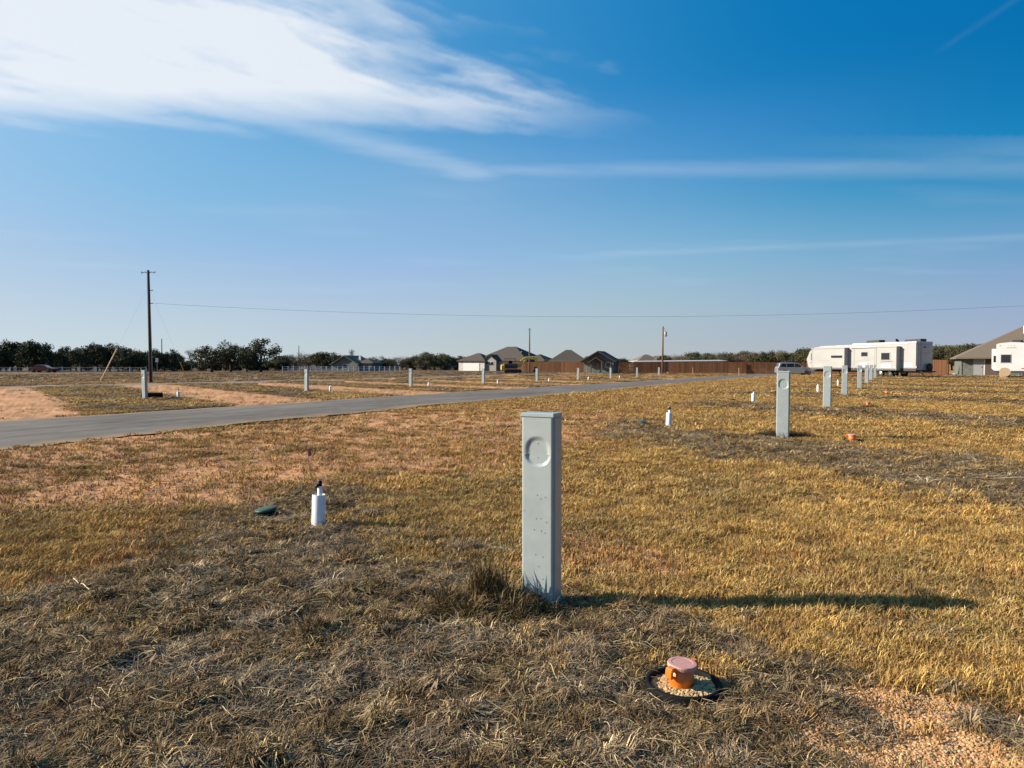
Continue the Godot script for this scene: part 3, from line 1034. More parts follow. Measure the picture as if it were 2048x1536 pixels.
func pedestal_shape(label: String) -> Node3D:
	var t := thing("power_pedestal", label, "pedestal", Vector3.ZERO, 0.0, "power pedestals on the trailer sites")
	var st := start()
	box(st, Vector3(0, 0.46, -0.012), Vector3(0.222, 1.46, 0.100), 0.004)
	part("housing", st, mats["pedestal"], t)
	# front panel, pressed in where a meter would sit
	st = start()
	st.set_smooth_group(0)
	var nx := 30
	var ny := 150
	var pw := 0.206
	var y0 := -0.25
	var y1 := 1.19
	var grid := []
	for j in ny + 1:
		var row := []
		var fj := float(j) / ny
		# finer rows around the dish
		var y := lerpf(y0, 0.86, fj / 0.30) if fj < 0.30 else (lerpf(0.86, 1.12, (fj - 0.30) / 0.55) if fj < 0.85 else lerpf(1.12, y1, (fj - 0.85) / 0.15))
		for i in nx + 1:
			var x := lerpf(-pw / 2, pw / 2, float(i) / nx)
			var q := Vector2(x - 0.004, (y - 0.985) * 0.94)
			var r := pow(pow(absf(q.x), 2.3) + pow(absf(q.y), 2.3), 1.0 / 2.3)
			var lip := 0.018 if q.y < -0.3 * absf(q.x) else 0.034
			var z := 0.062 - 0.0125 * smoothstep(0.090, 0.090 - lip, r) - 0.0025 * smoothstep(0.103, 0.100, -absf(x) + 0.2)
			z -= 0.004 * smoothstep(0.098, 0.103, absf(x))
			row.append(Vector3(x, y, z))
		grid.append(row)
	for j in ny:
		for i in nx:
			quad(st, grid[j][i], grid[j][i + 1], grid[j + 1][i + 1], grid[j + 1][i])
	st.set_smooth_group(-1)
	for j in ny:
		for s in [0, nx]:
			var a: Vector3 = grid[j][s]
			var b: Vector3 = grid[j + 1][s]
			out_quad(st, a, b, Vector3(b.x, b.y, 0.035), Vector3(a.x, a.y, 0.035), Vector3(0, a.y, 0.0))
	quad(st, grid[ny][0], grid[ny][nx], Vector3(pw / 2, y1, 0.035), Vector3(-pw / 2, y1, 0.035))
	part("front_panel", st, mats["pedestal"], t)
	# top
	st = start()
	box(st, Vector3(0, 1.204, 0.0), Vector3(0.2245, 0.026, 0.1285), 0.004)
	part("cap", st, mats["pedestal_cap"], t)
	# hinged cover on the back, with its hood
	st = start()
	box(st, Vector3(0, 0.98, -0.074), Vector3(0.20, 0.40, 0.026), 0.005)
	box(st, Vector3(0, 1.175, -0.085), Vector3(0.21, 0.016, 0.05), 0.004)
	part("outlet_cover", st, mats["pedestal"], t)
	# small screws in the dish and rivets below
	st = start()
	var spots := [[1074, 881, 1], [1056, 890, 1], [1056, 895, 1], [1093, 895, 1], [1093, 900, 1], [1074, 909, 1],
		[1074, 982, 0], [1090, 985, 0], [1081, 989, 0], [1048, 1015, 0], [1072, 1029, 0], [1081, 1028, 0], [1092, 1034, 0], [1068, 1051, 0], [1082, 1052, 0],
		[1089, 1055, 0], [1071, 1100, 0], [1085, 1103, 0], [1077, 1123, 0], [1071, 1143, 0], [1085, 1147, 0], [1058, 1161, 0], [1059, 1180, 0], [1067, 1183, 0], [1092, 1183, 0]]
	for s in spots:
		var c := Vector3((s[0] - 1073.0) / 64.0 * 0.22, (1213.0 - s[1]) / 393.0 * 1.22, 0.0490 if s[2] else 0.0615)
		lathe(st, Transform3D(Basis(Vector3.RIGHT, PI / 2), c), [Vector2(0.0035, 0), Vector2(0.0035, 0.0012), Vector2(0.0018, 0.0018), Vector2(0.0, 0.0018)], 7)
	part("rivet_heads", st, mats["speck"], t)
	return t

func build_pedestals() -> void:
	var first := pedestal_shape("tall grey pedestal with dished panel standing close by, casting a long shadow")
	first.position = on(0.180, 4.54, -0.012)
	first.rotation.y = ROW_TURN
	var spots := [[1567, 13.2], [1655, 21.5], [1690, 29.6], [1720, 38.0], [1734, 47.6], [1742.5, 56.3], [1750.5, 65.0]]
	for i in spots.size():
		var d: float = spots[i][1]
		var o := copy(first, "grey power pedestal, %s along the row leading towards the long white trailer" % ORDINAL[i + 1])
		o.position = on(across(spots[i][0], d), d)
		o.rotation = Vector3(rng.randf_range(-0.01, 0.01), ROW_TURN + rng.randf_range(-0.04, 0.04), rng.randf_range(-0.012, 0.012))
	for n in 9:
		var o := copy(first, "grey power pedestal beyond the lane, %s along its row from the dark pole" % (ORDINAL[n] if n else "first"))
		o.position = on(-15.5 + 4.43 * n, 31.2 + 8.64 * n)
		o.rotation = Vector3(rng.randf_range(-0.015, 0.015), ROW_TURN + rng.randf_range(-0.05, 0.05), rng.randf_range(-0.02, 0.02))

# ------------------------------------------------------------------ water, sewer and valve boxes
func spigot_shape(label: String) -> Node3D:
	var t := thing("water_spigot", label, "spigot", Vector3.ZERO, 0.0, "white water spigots on the sites")
	var st := start()
	st.set_smooth_group(0)
	var r := 0.060
	lathe(st, Transform3D.IDENTITY, [Vector2(r, -0.15), Vector2(r, 0.300), Vector2(r - 0.002, 0.303), Vector2(r - 0.006, 0.303), Vector2(r - 0.006, 0.10)], 28)
	part("sleeve", st, mats["pvc"], t)
	st = start()
	st.set_smooth_group(0)
	lathe(st, Transform3D(Basis(), Vector3(0.008, 0, 0)), [Vector2(0.023, -0.1), Vector2(0.023, 0.372), Vector2(0.019, 0.378), Vector2(0.0, 0.378)], 16)
	part("riser", st, mats["pvc"], t)
	st = start()
	tube(st, [Vector3(0.008, 0.37, 0), Vector3(0.008, 0.41, 0), Vector3(0.006, 0.43, 0)], [0.017, 0.017, 0.012], 10)
	tube(st, [Vector3(0.008, 0.395, 0), Vector3(-0.016, 0.388, 0.01), Vector3(-0.026, 0.368, 0.014)], [0.010, 0.010, 0.011], 8)
	part("tap", st, mats["black_plastic"], t)
	st = start()
	tube(st, [Vector3(0.006, 0.428, 0), Vector3(0.006, 0.437, 0)], [0.022, 0.022], 10)
	box(st, Vector3(0.006, 0.437, 0), Vector3(0.05, 0.010, 0.012), 0.003)
	part("handle", st, mats["steel"], t)
	return t

func sewer_shape(label: String) -> Node3D:
	var t := thing("sewer_hookup", label, "sewer hookup", Vector3.ZERO, 0.0, "orange sewer caps on the sites")
	var st := start()
	st.set_smooth_group(0)
	lathe(st, Transform3D.IDENTITY, [Vector2(0.178, -0.06), Vector2(0.176, 0.012), Vector2(0.172, 0.020), Vector2(0.158, 0.020), Vector2(0.153, 0.014), Vector2(0.150, -0.06)], 40)
	part("ring", st, mats["black_plastic"], t)
	st = start()
	lathe(st, Transform3D.IDENTITY, [Vector2(0.151, -0.012), Vector2(0.09, 0.004), Vector2(0.0, 0.008)], 30)
	part("fill", st, mats["gravel_fill"], t)
	var shape := stone_mesh()
	var buf := PackedFloat32Array()
	for i in 700:
		var a := rng.randf() * TAU
		var r := 0.147 * sqrt(rng.randf())
		if r < 0.05:
			continue
		var c := Color(0.46, 0.335, 0.18).lerp(Color(0.34, 0.21, 0.10), rng.randf() * 0.8) * rng.randf_range(0.75, 1.2)
		var s := rng.randf_range(0.013, 0.026)
		put_copy(buf, Vector3(cos(a) * r, lerpf(0.006, -0.010, r / 0.15) + rng.randf() * 0.006, sin(a) * r), rng.randf() * TAU, rng.randf_range(-0.6, 0.6), s, s, c)
	scatter("gravel", shape, mats["stone"], buf, t)
	st = start()
	st.set_smooth_group(0)
	var tip := Transform3D(Basis.from_euler(Vector3(0.03, 0, -0.04)), Vector3(-0.012, 0, 0.0))
	lathe(st, tip, [Vector2(0.055, -0.05), Vector2(0.055, 0.030), Vector2(0.059, 0.034), Vector2(0.059, 0.050), Vector2(0.056, 0.054), Vector2(0.056, 0.092), Vector2(0.0, 0.092)], 30)
	part("pipe", st, mats["orange_plastic"], t)
	st = start()
	lathe(st, tip, [Vector2(0.058, 0.088), Vector2(0.067, 0.091), Vector2(0.068, 0.104), Vector2(0.065, 0.110), Vector2(0.050, 0.111), Vector2(0.048, 0.1095), Vector2(0.0, 0.1095)], 34)
	part("cap", st, mats["faded_orange"], t)
	for s in [[2.45, 1.0], [-0.65, 0.8]]:
		st = start()
		var b := Basis(Vector3.UP, -s[0])
		for g in [[0.078, 0.096, 0.040, 0.020], [0.092, 0.078, 0.016, 0.040], [0.082, 0.062, 0.028, 0.012]]:
			box_in(st, tip * Transform3D(b, b * Vector3(g[0], g[1], 0)), Vector3(g[2], g[3], 0.040 * s[1]), 0.005)
		part("ear", st, mats["orange_plastic"], t)
	return t

func valve_box_shape(label: String) -> Node3D:
	var t := thing("valve_box", label, "valve box", Vector3.ZERO, 0.0, "green valve boxes on the sites")
	var st := start()
	st.set_smooth_group(0)
	lathe(st, Transform3D.IDENTITY, [Vector2(0.108, -0.08), Vector2(0.104, 0.028), Vector2(0.088, 0.028), Vector2(0.088, -0.05)], 28)
	part("rim", st, mats["black_plastic"], t)
	st = start()
	st.set_smooth_group(0)
	var tilt := Transform3D(Basis.from_euler(Vector3(0.03, 0, 0.14)), Vector3(0.0, 0.052, 0))
	lathe(st, tilt, [Vector2(0.0, -0.014), Vector2(0.100, -0.014), Vector2(0.106, -0.010), Vector2(0.106, 0.008), Vector2(0.101, 0.012), Vector2(0.0, 0.013)], 28)
	part("lid", st, mats["green_plastic"], t)
	return t

func build_hookups() -> void:
	var s := spigot_shape("white plastic water spigot close by, in front of the purple marker flag")
	s.position = on(-1.745, 6.62)
	s.rotation = Vector3(0.0, 0.4, -0.03)
	var places := [[1338, 15.5, "white water spigot short of the second pedestal"], [1507, 24.4, "white water spigot just short of the third pedestal"], [1637, 33.4, "white water spigot between the second and third pedestals, far off"], [1677, 43.5, "white water spigot in front of the long trailer's wheels"]]
	for p in places:
		var o := copy(s, p[2])
		o.position = on(across(p[0], p[1]), p[1])
		o.rotation = Vector3(rng.randf_range(-0.04, 0.04), rng.randf() * TAU, rng.randf_range(-0.05, 0.05))
	for n in 7:
		var o := copy(s, "white water spigot beyond the lane, beside the %s pedestal from the dark pole" % (ORDINAL[n] if n else "first"))
		var x := -14.4 + 4.43 * n
		var d := 31.9 + 8.64 * n
		o.position = on(x, d, -0.02)
		o.rotation = Vector3(rng.randf_range(-0.08, 0.08), rng.randf() * TAU, rng.randf_range(-0.08, 0.08))
	var w := sewer_shape("orange sewer cap in a black gravel-filled ring close by")
	w.position = on(0.795, 3.385, 0.018)
	places = [[1707, 12.75, "orange sewer cap beside the second pedestal"], [1737, 22.3, "orange sewer cap beside the third pedestal"], [1774, 31.5, "orange sewer cap out beyond the fourth pedestal"]]
	for p in places:
		var o := copy(w, p[2])
		o.position = on(across(p[0], p[1]), p[1], 0.02)
		o.rotation.y = rng.randf() * TAU
	var b := valve_box_shape("green valve box with tilted lid beside the near white spigot")
	b.position = on(across(528, 7.1), 7.1, 0.01)
	places = [[1285, 15.9, "low green valve box beside the farther white spigot"], [1466, 25.2, "green valve box short of the second pedestal in the golden grass"], [1616, 34.5, "dark valve box lid in the grass before the silver car"], [343, 31.5, "dark valve box lid on the grass by the black drain pipe"]]
	for p in places:
		var o := copy(b, p[2])
		o.position = on(across(p[0], p[1]), p[1], 0.02)
		o.rotation.y = rng.randf() * TAU
	# the black pipe lying by the first pedestal beyond the lane
	var t := thing("drain_pipe", "short black corrugated pipe lying beside the first pedestal beyond the lane", "pipe", on(across(303, 32.0), 32.0, 0.10), 0.3)
	var st := start()
	var prof := []
	for i in 25:
		prof.append(Vector2(0.15 if i % 2 else 0.135, -0.42 + i * 0.035))
	st.set_smooth_group(0)
	lathe(st, Transform3D(Basis(Vector3.BACK, PI / 2), Vector3.ZERO), prof, 18)
	part("tube", st, mats["black_plastic"], t)

# ------------------------------------------------------------------ poles and wires
func pole(called: String, label: String, at: Vector3, height: float, r: float, m: Material, lean: float) -> Node3D:
	var t := thing(called, label, "utility pole", at, 0.0, "utility poles")
	t.rotation.z = lean
	var st := start()
	st.set_smooth_group(0)
	tube(st, [Vector3(0, -0.4, 0), Vector3(0, height * 0.5, 0), Vector3(0, height, 0)], [r, r * 0.86, r * 0.7], 12)
	part("shaft", st, m, t)
	return t

func wire(called: String, label: String, a: Vector3, b: Vector3, sag: float, r: float, category := "wire") -> void:
	var st := start()
	var pts := []
	var rr := []
	for i in 41:
		var t := i / 40.0
		pts.append(a.lerp(b, t) + Vector3.DOWN * sag * 4.0 * t * (1.0 - t))
		rr.append(r)
	tube(st, pts, rr, 5)
	tag(part(called, st, mats["wire"], self), label, category)

func build_poles() -> void:
	var base := on(-30.75, 63.0)
	var t := pole("utility_pole", "tall dark wooden pole with two short arms at its top, across the lane", base, 9.55, 0.15, mats["dark_wood"], 0.012)
	for s in [-1, 1]:
		var st := start()
		tube(st, [Vector3(0, 9.30, 0), Vector3(s * 0.28, 9.40, 0), Vector3(s * 0.58, 9.30, 0)], [0.035, 0.03, 0.025], 6)
		part("arm", st, mats["chassis"], t)
		st = start()
		lathe(st, Transform3D(Basis(), Vector3(s * 0.56, 9.30, 0)), [Vector2(0.03, 0), Vector2(0.06, 0.04), Vector2(0.03, 0.08), Vector2(0.06, 0.12), Vector2(0.0, 0.16)], 8)
		part("insulator", st, mats["trailer_grey"], t)
	for h in [7.85, 6.75]:
		var st := start()
		tube(st, [Vector3(0.1, h, 0), Vector3(0.36, h, 0)], [0.03, 0.035], 6)
		part("bracket", st, mats["chassis"], t)
	var st := start()
	tube(st, [Vector3(0.15, 0.0, 0.06), Vector3(0.13, 6.7, 0.06)], [0.03, 0.03], 6)
	part("conduit", st, mats["trailer_grey"], t)
	wire("overhead_wire", "thin overhead wire running from the dark pole across the whole field", Vector3(-30.4, base.y + 6.75, -63.0), Vector3(47.0, base.y + 6.75, -63.0), 1.14, 0.008)
	var far_end := pole("utility_pole", "wooden pole beside the white trailer carrying the overhead wire", on(47.4, 63.0), 9.0, 0.15, mats["dark_wood"], 0.0)
	far_end.set_meta("label", "wooden pole at the far end of the overhead wire")
	# guy wires, each with its coloured guard
	for g in [[across(200, 67.5), 67.5, "guard_tan", "tan guard", 0.36], [across(373, 84.0), 84.0, "yellow", "yellow guard", 0.22]]:
		var a := on(g[0], g[1])
		var top := base + Vector3(-0.1, 8.2, 0)
		var q := thing("guy_wire", "stay wire of the dark pole sheathed in a %s" % g[3], "guy wire", a, 0.0, "stay wires of the dark pole")
		var s2 := start()
		tube(s2, [Vector3(0, -0.1, 0), top - a], [0.003, 0.003], 5)
		part("strand", s2, mats["wire"], q)
		s2 = start()
		tube(s2, [(top - a) * 0.01, (top - a) * g[4]], [0.055, 0.055], 8)
		part("guard", s2, mats[g[2]], q)
	var p2 := pole("utility_pole", "slim wooden pole behind the yellow digger", on(across(1059, 131), 131), 7.9, 0.15, mats["pole_wood"], 0.0)
	st = start()
	box(st, Vector3(0, 7.75, 0), Vector3(0.5, 0.08, 0.08), 0.01)
	part("arm", st, mats["chassis"], p2)
	var p3 := pole("utility_pole", "wooden pole with a grey transformer behind the brown fence line", on(across(1325, 124), 124), 7.9, 0.17, mats["pole_wood"], -0.006)
	st = start()
	st.set_smooth_group(0)
	lathe(st, Transform3D(Basis(), Vector3(0.42, 6.2, 0.1)), [Vector2(0.2, 0), Vector2(0.23, 0.05), Vector2(0.23, 0.75), Vector2(0.15, 0.82), Vector2(0.0, 0.85)], 14)
	part("transformer", st, mats["trailer_grey"], p3)
	st = start()
	tube(st, [Vector3(0.2, 6.6, 0.05), Vector3(0.05, 6.6, 0)], [0.05, 0.05], 6)
	part("bracket", st, mats["chassis"], p3)
	st = start()
	tube(st, [Vector3(0.42, 7.05, 0.1), Vector3(0.3, 7.45, 0), Vector3(0.05, 7.7, 0)], [0.02, 0.02, 0.02], 5)
	part("lead", st, mats["wire"], p3)
	pole("utility_pole", "distant grey pole standing in the dark tree belt", on(across(324, 215), 215), 9.0, 0.16, mats["dark_wood"], 0.0)
	pole("utility_pole", "thin distant pole above the trees behind the white rail fence", on(across(598, 230), 230), 7.4, 0.14, mats["dark_wood"], 0.0)

# ------------------------------------------------------------------ fences
func board_fence(label: String, a: Vector2, b: Vector2, h: float, tone: Color) -> void:
	var len := a.distance_to(b)
	var dir := (b - a) / len
	var turn := atan2(dir.y, dir.x)      # d runs against z, so the turn about y is the same sign
	var t := thing("board_fence", label, "fence", on(a.x, a.y), turn, "brown board fences")
	var n := maxi(1, int(round(len / 2.44)))
	var w := len / n
	for i in n:
		var st := start()
		var k := 0.0
		var mid := a + dir * (i + 0.5) * w
		var g := gy(mid.x, mid.y) - t.position.y
		var base := rng.randf_range(0.85, 1.15)
		while k < w - 0.05:
			var bw := minf(0.138, w - k)
			var s := base * rng.randf_range(0.72, 1.25)
			st.set_color(Color(tone.r * s, tone.g * s * rng.randf_range(0.92, 1.06), tone.b * s))
			box(st, Vector3(i * w + k + bw / 2, g + h / 2 + rng.randf_range(-0.012, 0.012), rng.randf_range(-0.004, 0.004)), Vector3(bw - 0.008, h, 0.018))
			k += 0.145
		part("panel", st, mats["board"], t)
		st = start()
		st.set_color(Color(tone.r * 0.9, tone.g * 0.9, tone.b * 0.9))
		for y in [0.3, h * 0.5, h - 0.25]:
			box(st, Vector3((i + 0.5) * w, g + y, -0.035), Vector3(w, 0.085, 0.04))
		part("rail", st, mats["board"], t)
	for i in n + 1:
		var q := a + dir * i * w
		var st := start()
		st.set_color(Color(tone.r * 0.8, tone.g * 0.8, tone.b * 0.8))
		box(st, Vector3(i * w, gy(q.x, q.y) - t.position.y + h / 2 - 0.1, -0.10), Vector3(0.09, h + 0.1, 0.09))
		part("post", st, mats["board"], t)

func rail_fence(label: String, a: Vector2, b: Vector2, step: float, h: float, rails: int, m: Material) -> void:
	var len := a.distance_to(b)
	var dir := (b - a) / len
	var t := thing("rail_fence", label, "fence", on(a.x, a.y), atan2(dir.y, dir.x), "white rail fences")
	var n := int(round(len / step))
	for i in n + 1:
		var q := a + dir * len * i / n
		var g := gy(q.x, q.y) - t.position.y
		boxpart("post", Vector3(len * i / n, g + h / 2 - 0.05, 0), Vector3(0.11, h + 0.1, 0.11), m, t, 0.01)
	for r in rails:
		var st := start()
		for i in n:
			var q := a + dir * len * (i + 0.5) / n
			var g := gy(q.x, q.y) - t.position.y
			box(st, Vector3(len * (i + 0.5) / n, g + h * (r + 0.75) / rails - 0.05, 0), Vector3(len / n, 0.07, 0.04))
		part("rail", st, m, t)

func build_fences() -> void:
	var brown := Color(0.092, 0.044, 0.023)
	board_fence("brown board fence behind the yellow digger", Vector2(across(1006, 144), 144), Vector2(across(1172, 134), 134), 1.95, brown)
	board_fence("dark brown board fence between the gabled shed and the transformer pole", Vector2(across(1238, 131), 131), Vector2(across(1332, 129), 129), 1.95, brown)
	board_fence("long reddish-brown board fence running towards the silver car", Vector2(across(1337, 128.5), 128.5), Vector2(across(1612, 121), 121), 1.95, brown)
	board_fence("sunlit brown board fence behind the long trailer's rear end", Vector2(across(1613, 120.6), 120.6), Vector2(53.6, 91.0), 1.95, brown)
	rail_fence("white rail fence of close posts behind the far row of pedestals", Vector2(across(565, 166), 166), Vector2(across(800, 176), 176), 1.2, 1.15, 3, mats["white_paint"])
	rail_fence("long low white rail fence in front of the dark tree belt", Vector2(across(-160, 141), 141), Vector2(across(292, 150), 150), 3.0, 1.0, 2, mats["white_paint"])
	rail_fence("short white rail fence before the grey-roofed house", Vector2(across(628, 186), 186), Vector2(across(700, 186), 186), 1.5, 1.2, 2, mats["white_paint"])

# ------------------------------------------------------------------ buildings
func hip_roof(st: SurfaceTool, c: Vector3, w: float, dp: float, rise: float, over: float) -> void:
	var x := w / 2 + over
	var z := dp / 2 + over
	var drop := rise * over / (minf(w, dp) / 2.0)
	var e0 := c + Vector3(-x, -drop, z)
	var e1 := c + Vector3(x, -drop, z)
	var e2 := c + Vector3(x, -drop, -z)
	var e3 := c + Vector3(-x, -drop, -z)
	var r0: Vector3
	var r1: Vector3
	if w >= dp:
		r0 = c + Vector3(-(w - dp) / 2, rise, 0)
		r1 = c + Vector3((w - dp) / 2, rise, 0)
		slab(st, e0, e1, r1, r0, 0.16)
		slab(st, e2, e3, r0, r1, 0.16)
		slab(st, e1, e2, r1, r1, 0.16)
		slab(st, e3, e0, r0, r0, 0.16)
	else:
		r0 = c + Vector3(0, rise, (dp - w) / 2)
		r1 = c + Vector3(0, rise, -(dp - w) / 2)
		slab(st, e0, e1, r0, r0, 0.16)
		slab(st, e2, e3, r1, r1, 0.16)
		slab(st, e1, e2, r1, r0, 0.16)
		slab(st, e3, e0, r0, r1, 0.16)

func gable_roof(st: SurfaceTool, c: Vector3, w: float, dp: float, rise: float, over: float) -> void:
	# ridge along z
	var x := w / 2 + over
	var z := dp / 2 + over
	var drop := rise * over / (w / 2)
	for s in [-1.0, 1.0]:
		slab(st, c + Vector3(s * x, -drop, z), c + Vector3(s * x, -drop, -z), c + Vector3(0, rise, -z), c + Vector3(0, rise, z), 0.16)

func gable_wall(st: SurfaceTool, c: Vector3, w: float, dp: float, h: float, rise: float) -> void:
	prism(st, PackedVector2Array([Vector2(-w / 2, 0), Vector2(w / 2, 0), Vector2(w / 2, h), Vector2(0, h + rise - 0.06), Vector2(-w / 2, h)]), Transform3D(Basis(), c), -dp / 2, dp / 2)

func window(parent: Node, c: Vector3, w: float, h: float, trim: Material, turn := 0.0) -> void:
	var f := boxpart("window", c, Vector3(w + 0.16, h + 0.16, 0.06), trim, parent, 0.0, Vector3(0, turn, 0))
	var off := Basis(Vector3.UP, turn) * Vector3(0, 0, 0.022)
	boxpart("pane", c + off, Vector3(w, h, 0.04), mats["glass_dark"], f, 0.0, Vector3(0, turn, 0))

func build_buildings() -> void:
	# the cream house with the garage wing
	var d := 190.0
	var x0 := across(1020, d)
	var t := thing("house", "cream house with brown hipped roof and a garage wing behind the digger", "house", on(x0, d, -0.05), -0.5)
	boxpart("wall", Vector3(0.5, 1.45, 0), Vector3(14.5, 3.0, 12.0), mats["stucco"], t)
	var st := start()
	hip_roof(st, Vector3(0.5, 2.95, 0), 14.5, 12.0, 3.3, 0.5)
	part("roof", st, mats["shingles"], t)
	boxpart("wall", Vector3(-6.6, 1.4, 4.6), Vector3(7.6, 2.9, 7.0), mats["stucco"], t)
	st = start()
	hip_roof(st, Vector3(-6.6, 2.85, 4.6), 7.6, 7.0, 1.75, 0.45)
	part("roof", st, mats["shingles"], t)
	st = start()
	gable_wall(st, Vector3(-1.6, 0, 6.4), 3.6, 2.2, 2.85, 1.3)
	part("wall", st, mats["stone_wall"], t)
	st = start()
	gable_roof(st, Vector3(-1.6, 2.9, 5.6), 3.6, 3.9, 1.3, 0.35)
	part("roof", st, mats["shingles"], t)
	boxpart("wall", Vector3(8.4, 1.35, -1.2), Vector3(5.4, 2.8, 7.0), mats["stone_wall"], t)
	st = start()
	hip_roof(st, Vector3(8.0, 2.75, -1.2), 6.2, 7.2, 1.5, 0.45)
	part("roof", st, mats["shingles"], t)
	for x in [-9.3, -8.0]:
		window(t, Vector3(x, 2.45, 8.12), 0.7, 0.35, mats["pale_trim"])
	for x in [-2.3, -0.9]:
		window(t, Vector3(x, 2.0, 7.52), 0.8, 0.7, mats["pale_trim"])
	var door := boxpart("garage_door", Vector3(-6.6, 1.0, 8.14), Vector3(4.8, 2.05, 0.08), mats["white_paint"], t)
	for i in 4: boxpart("door_panel", Vector3(-6.6, 0.30 + i * 0.48, 8.19), Vector3(4.6, 0.42, 0.03), mats["pale_trim"], door)
	for w in [[2.0, 1.3], [4.4, 0.9], [6.2, 0.9]]:
		window(t, Vector3(w[0], 1.75, 6.02), w[1], 1.2, mats["pale_trim"])
	window(t, Vector3(8.6, 1.7, 2.32), 1.1, 1.1, mats["pale_trim"])
	st = start()
	tube(st, [Vector3(4.6, 3.4, 2.5), Vector3(4.6, 5.0, 2.5)], [0.10, 0.10], 8)
	part("vent_pipe", st, mats["pale_trim"], t)

	# brown hip-roofed house behind the fence
	d = 168.0
	t = thing("house", "brown hip-roofed house half hidden behind the digger's board fence", "house", on(across(1137, d), d), -0.1)
	boxpart("wall", Vector3(0, 1.25, 0), Vector3(8.6, 2.6, 7.4), mats["stone_wall"], t)
	st = start()
	hip_roof(st, Vector3(0, 2.4, 0), 8.6, 7.4, 2.45, 0.5)
	part("roof", st, mats["shingles"], t)
	boxpart("wall", Vector3(4.2, 1.15, 2.0), Vector3(4.0, 2.4, 5.0), mats["stone_wall"], t)
	st = start()
	hip_roof(st, Vector3(4.2, 2.25, 2.0), 4.0, 5.0, 1.2, 0.4)
	part("roof", st, mats["shingles"], t)
	window(t, Vector3(-2.0, 1.6, 3.72), 1.2, 1.1, mats["pale_trim"])

	# the small gabled wash house
	d = 126.0
	t = thing("shed", "small grey-green gabled shed with a pillared porch in the far field", "shed", on(across(1203, d), d), -0.30)
	st = start()
	gable_wall(st, Vector3.ZERO, 5.0, 5.2, 2.35, 1.45)
	part("wall", st, mats["siding"], t)
	st = start()
	gable_roof(st, Vector3(0, 2.36, 0.2), 5.0, 5.6, 1.45, 0.55)
	part("roof", st, mats["shingles"], t)
	st = start()
	gable_roof(st, Vector3(-0.2, 2.05, 3.2), 2.2, 1.4, 0.72, 0.25)
	part("porch_roof", st, mats["shingles"], t)
	for s in [-1.1, 0.7]:
		boxpart("pillar", Vector3(s, 1.0, 3.7), Vector3(0.18, 2.1, 0.18), mats["fascia"], t)
	var dr := boxpart("door", Vector3(-0.2, 1.0, 2.61), Vector3(0.95, 2.05, 0.06), mats["fascia"], t)
	boxpart("door_panel", Vector3(-0.2, 1.0, 2.65), Vector3(0.7, 1.7, 0.03), mats["siding"], dr)
	window(t, Vector3(1.6, 1.5, 2.62), 0.7, 0.7, mats["pale_trim"])
	boxpart("step", Vector3(-0.2, 0.04, 3.5), Vector3(2.4, 0.14, 1.6), mats["concrete"], t)

	# houses farther off
	d = 222.0
	t = thing("house", "small far house with grey-brown roofs behind the transformer pole", "house", on(across(1292, d), d), 0.2)
	boxpart("wall", Vector3(0, 1.3, 0), Vector3(8.0, 2.8, 7.0), mats["stucco"], t)
	st = start()
	hip_roof(st, Vector3(0, 2.6, 0), 8.0, 7.0, 1.9, 0.5)
	part("roof", st, mats["shingles_tan"], t)
	st = start()
	gable_wall(st, Vector3(2.6, 0, 2.6), 3.6, 4.0, 2.5, 1.6)
	part("wall", st, mats["stucco"], t)
	st = start()
	gable_roof(st, Vector3(2.6, 2.52, 2.7), 3.6, 4.4, 1.6, 0.4)
	part("roof", st, mats["shingles"], t)
	window(t, Vector3(-2.0, 1.6, 3.52), 1.2, 1.0, mats["pale_trim"])

	d = 182.0
	t = thing("house", "low house with a grey gabled roof among the trees by the white fence", "house", on(across(712, d), d), -0.25)
	st = start()
	gable_wall(st, Vector3(-0.9, 0, 0), 6.6, 8.0, 1.9, 1.9)
	part("wall", st, mats["siding"], t)
	st = start()
	gable_roof(st, Vector3(-0.9, 1.92, 0), 6.6, 8.2, 1.9, 0.5)
	part("roof", st, mats["shingles_tan"], t)
	boxpart("wall", Vector3(3.6, 1.0, 0), Vector3(4.0, 2.2, 6.0), mats["siding"], t)
	st = start()
	hip_roof(st, Vector3(3.6, 2.1, 0), 4.4, 6.0, 0.9, 0.3)
	part("roof", st, mats["shingles"], t)
	window(t, Vector3(-0.9, 1.2, 4.02), 1.1, 0.9, mats["pale_trim"])
	boxpart("chimney", Vector3(1.4, 3.1, 0.6), Vector3(0.5, 1.2, 0.5), mats["pale_trim"], t)

	# long low shed with a pale roof behind the fence
	d = 152.0
	t = thing("storage_shed", "long low shed with a pale metal roof behind the reddish fence", "shed", on(across(1355, d), d), 0.05)
	boxpart("wall", Vector3(0, 1.0, 0), Vector3(18.6, 2.0, 4.6), mats["siding"], t)
	st = start()
	slab(st, Vector3(-9.6, 2.02, 2.7), Vector3(9.6, 2.22, 2.7), Vector3(9.6, 2.42, -2.6), Vector3(-9.6, 2.22, -2.6), 0.10)
	part("roof", st, mats["pale_roof"], t)

	# the wash house beside the white trailer
	d = 88.0
	t = thing("wash_house", "grey-green building with a broad tan hipped roof behind the cropped trailer", "building", on(53.4, d), -0.5)
	boxpart("wall", Vector3(8.2, 1.2, -8.6), Vector3(16.4, 2.6, 16.4), mats["siding"], t)
	st = start()
	hip_roof(st, Vector3(8.2, 2.46, -8.6), 16.4, 16.9, 4.3, 0.55)
	part("roof", st, mats["shingles_tan"], t)
	for i in 7:
		boxpart("corner_board", Vector3(0.06 + i * 1.15, 1.15, -0.37), Vector3(0.10 if i % 2 else 0.14, 2.4, 0.05), mats["pale_trim"] if i == 2 else mats["siding"], t)
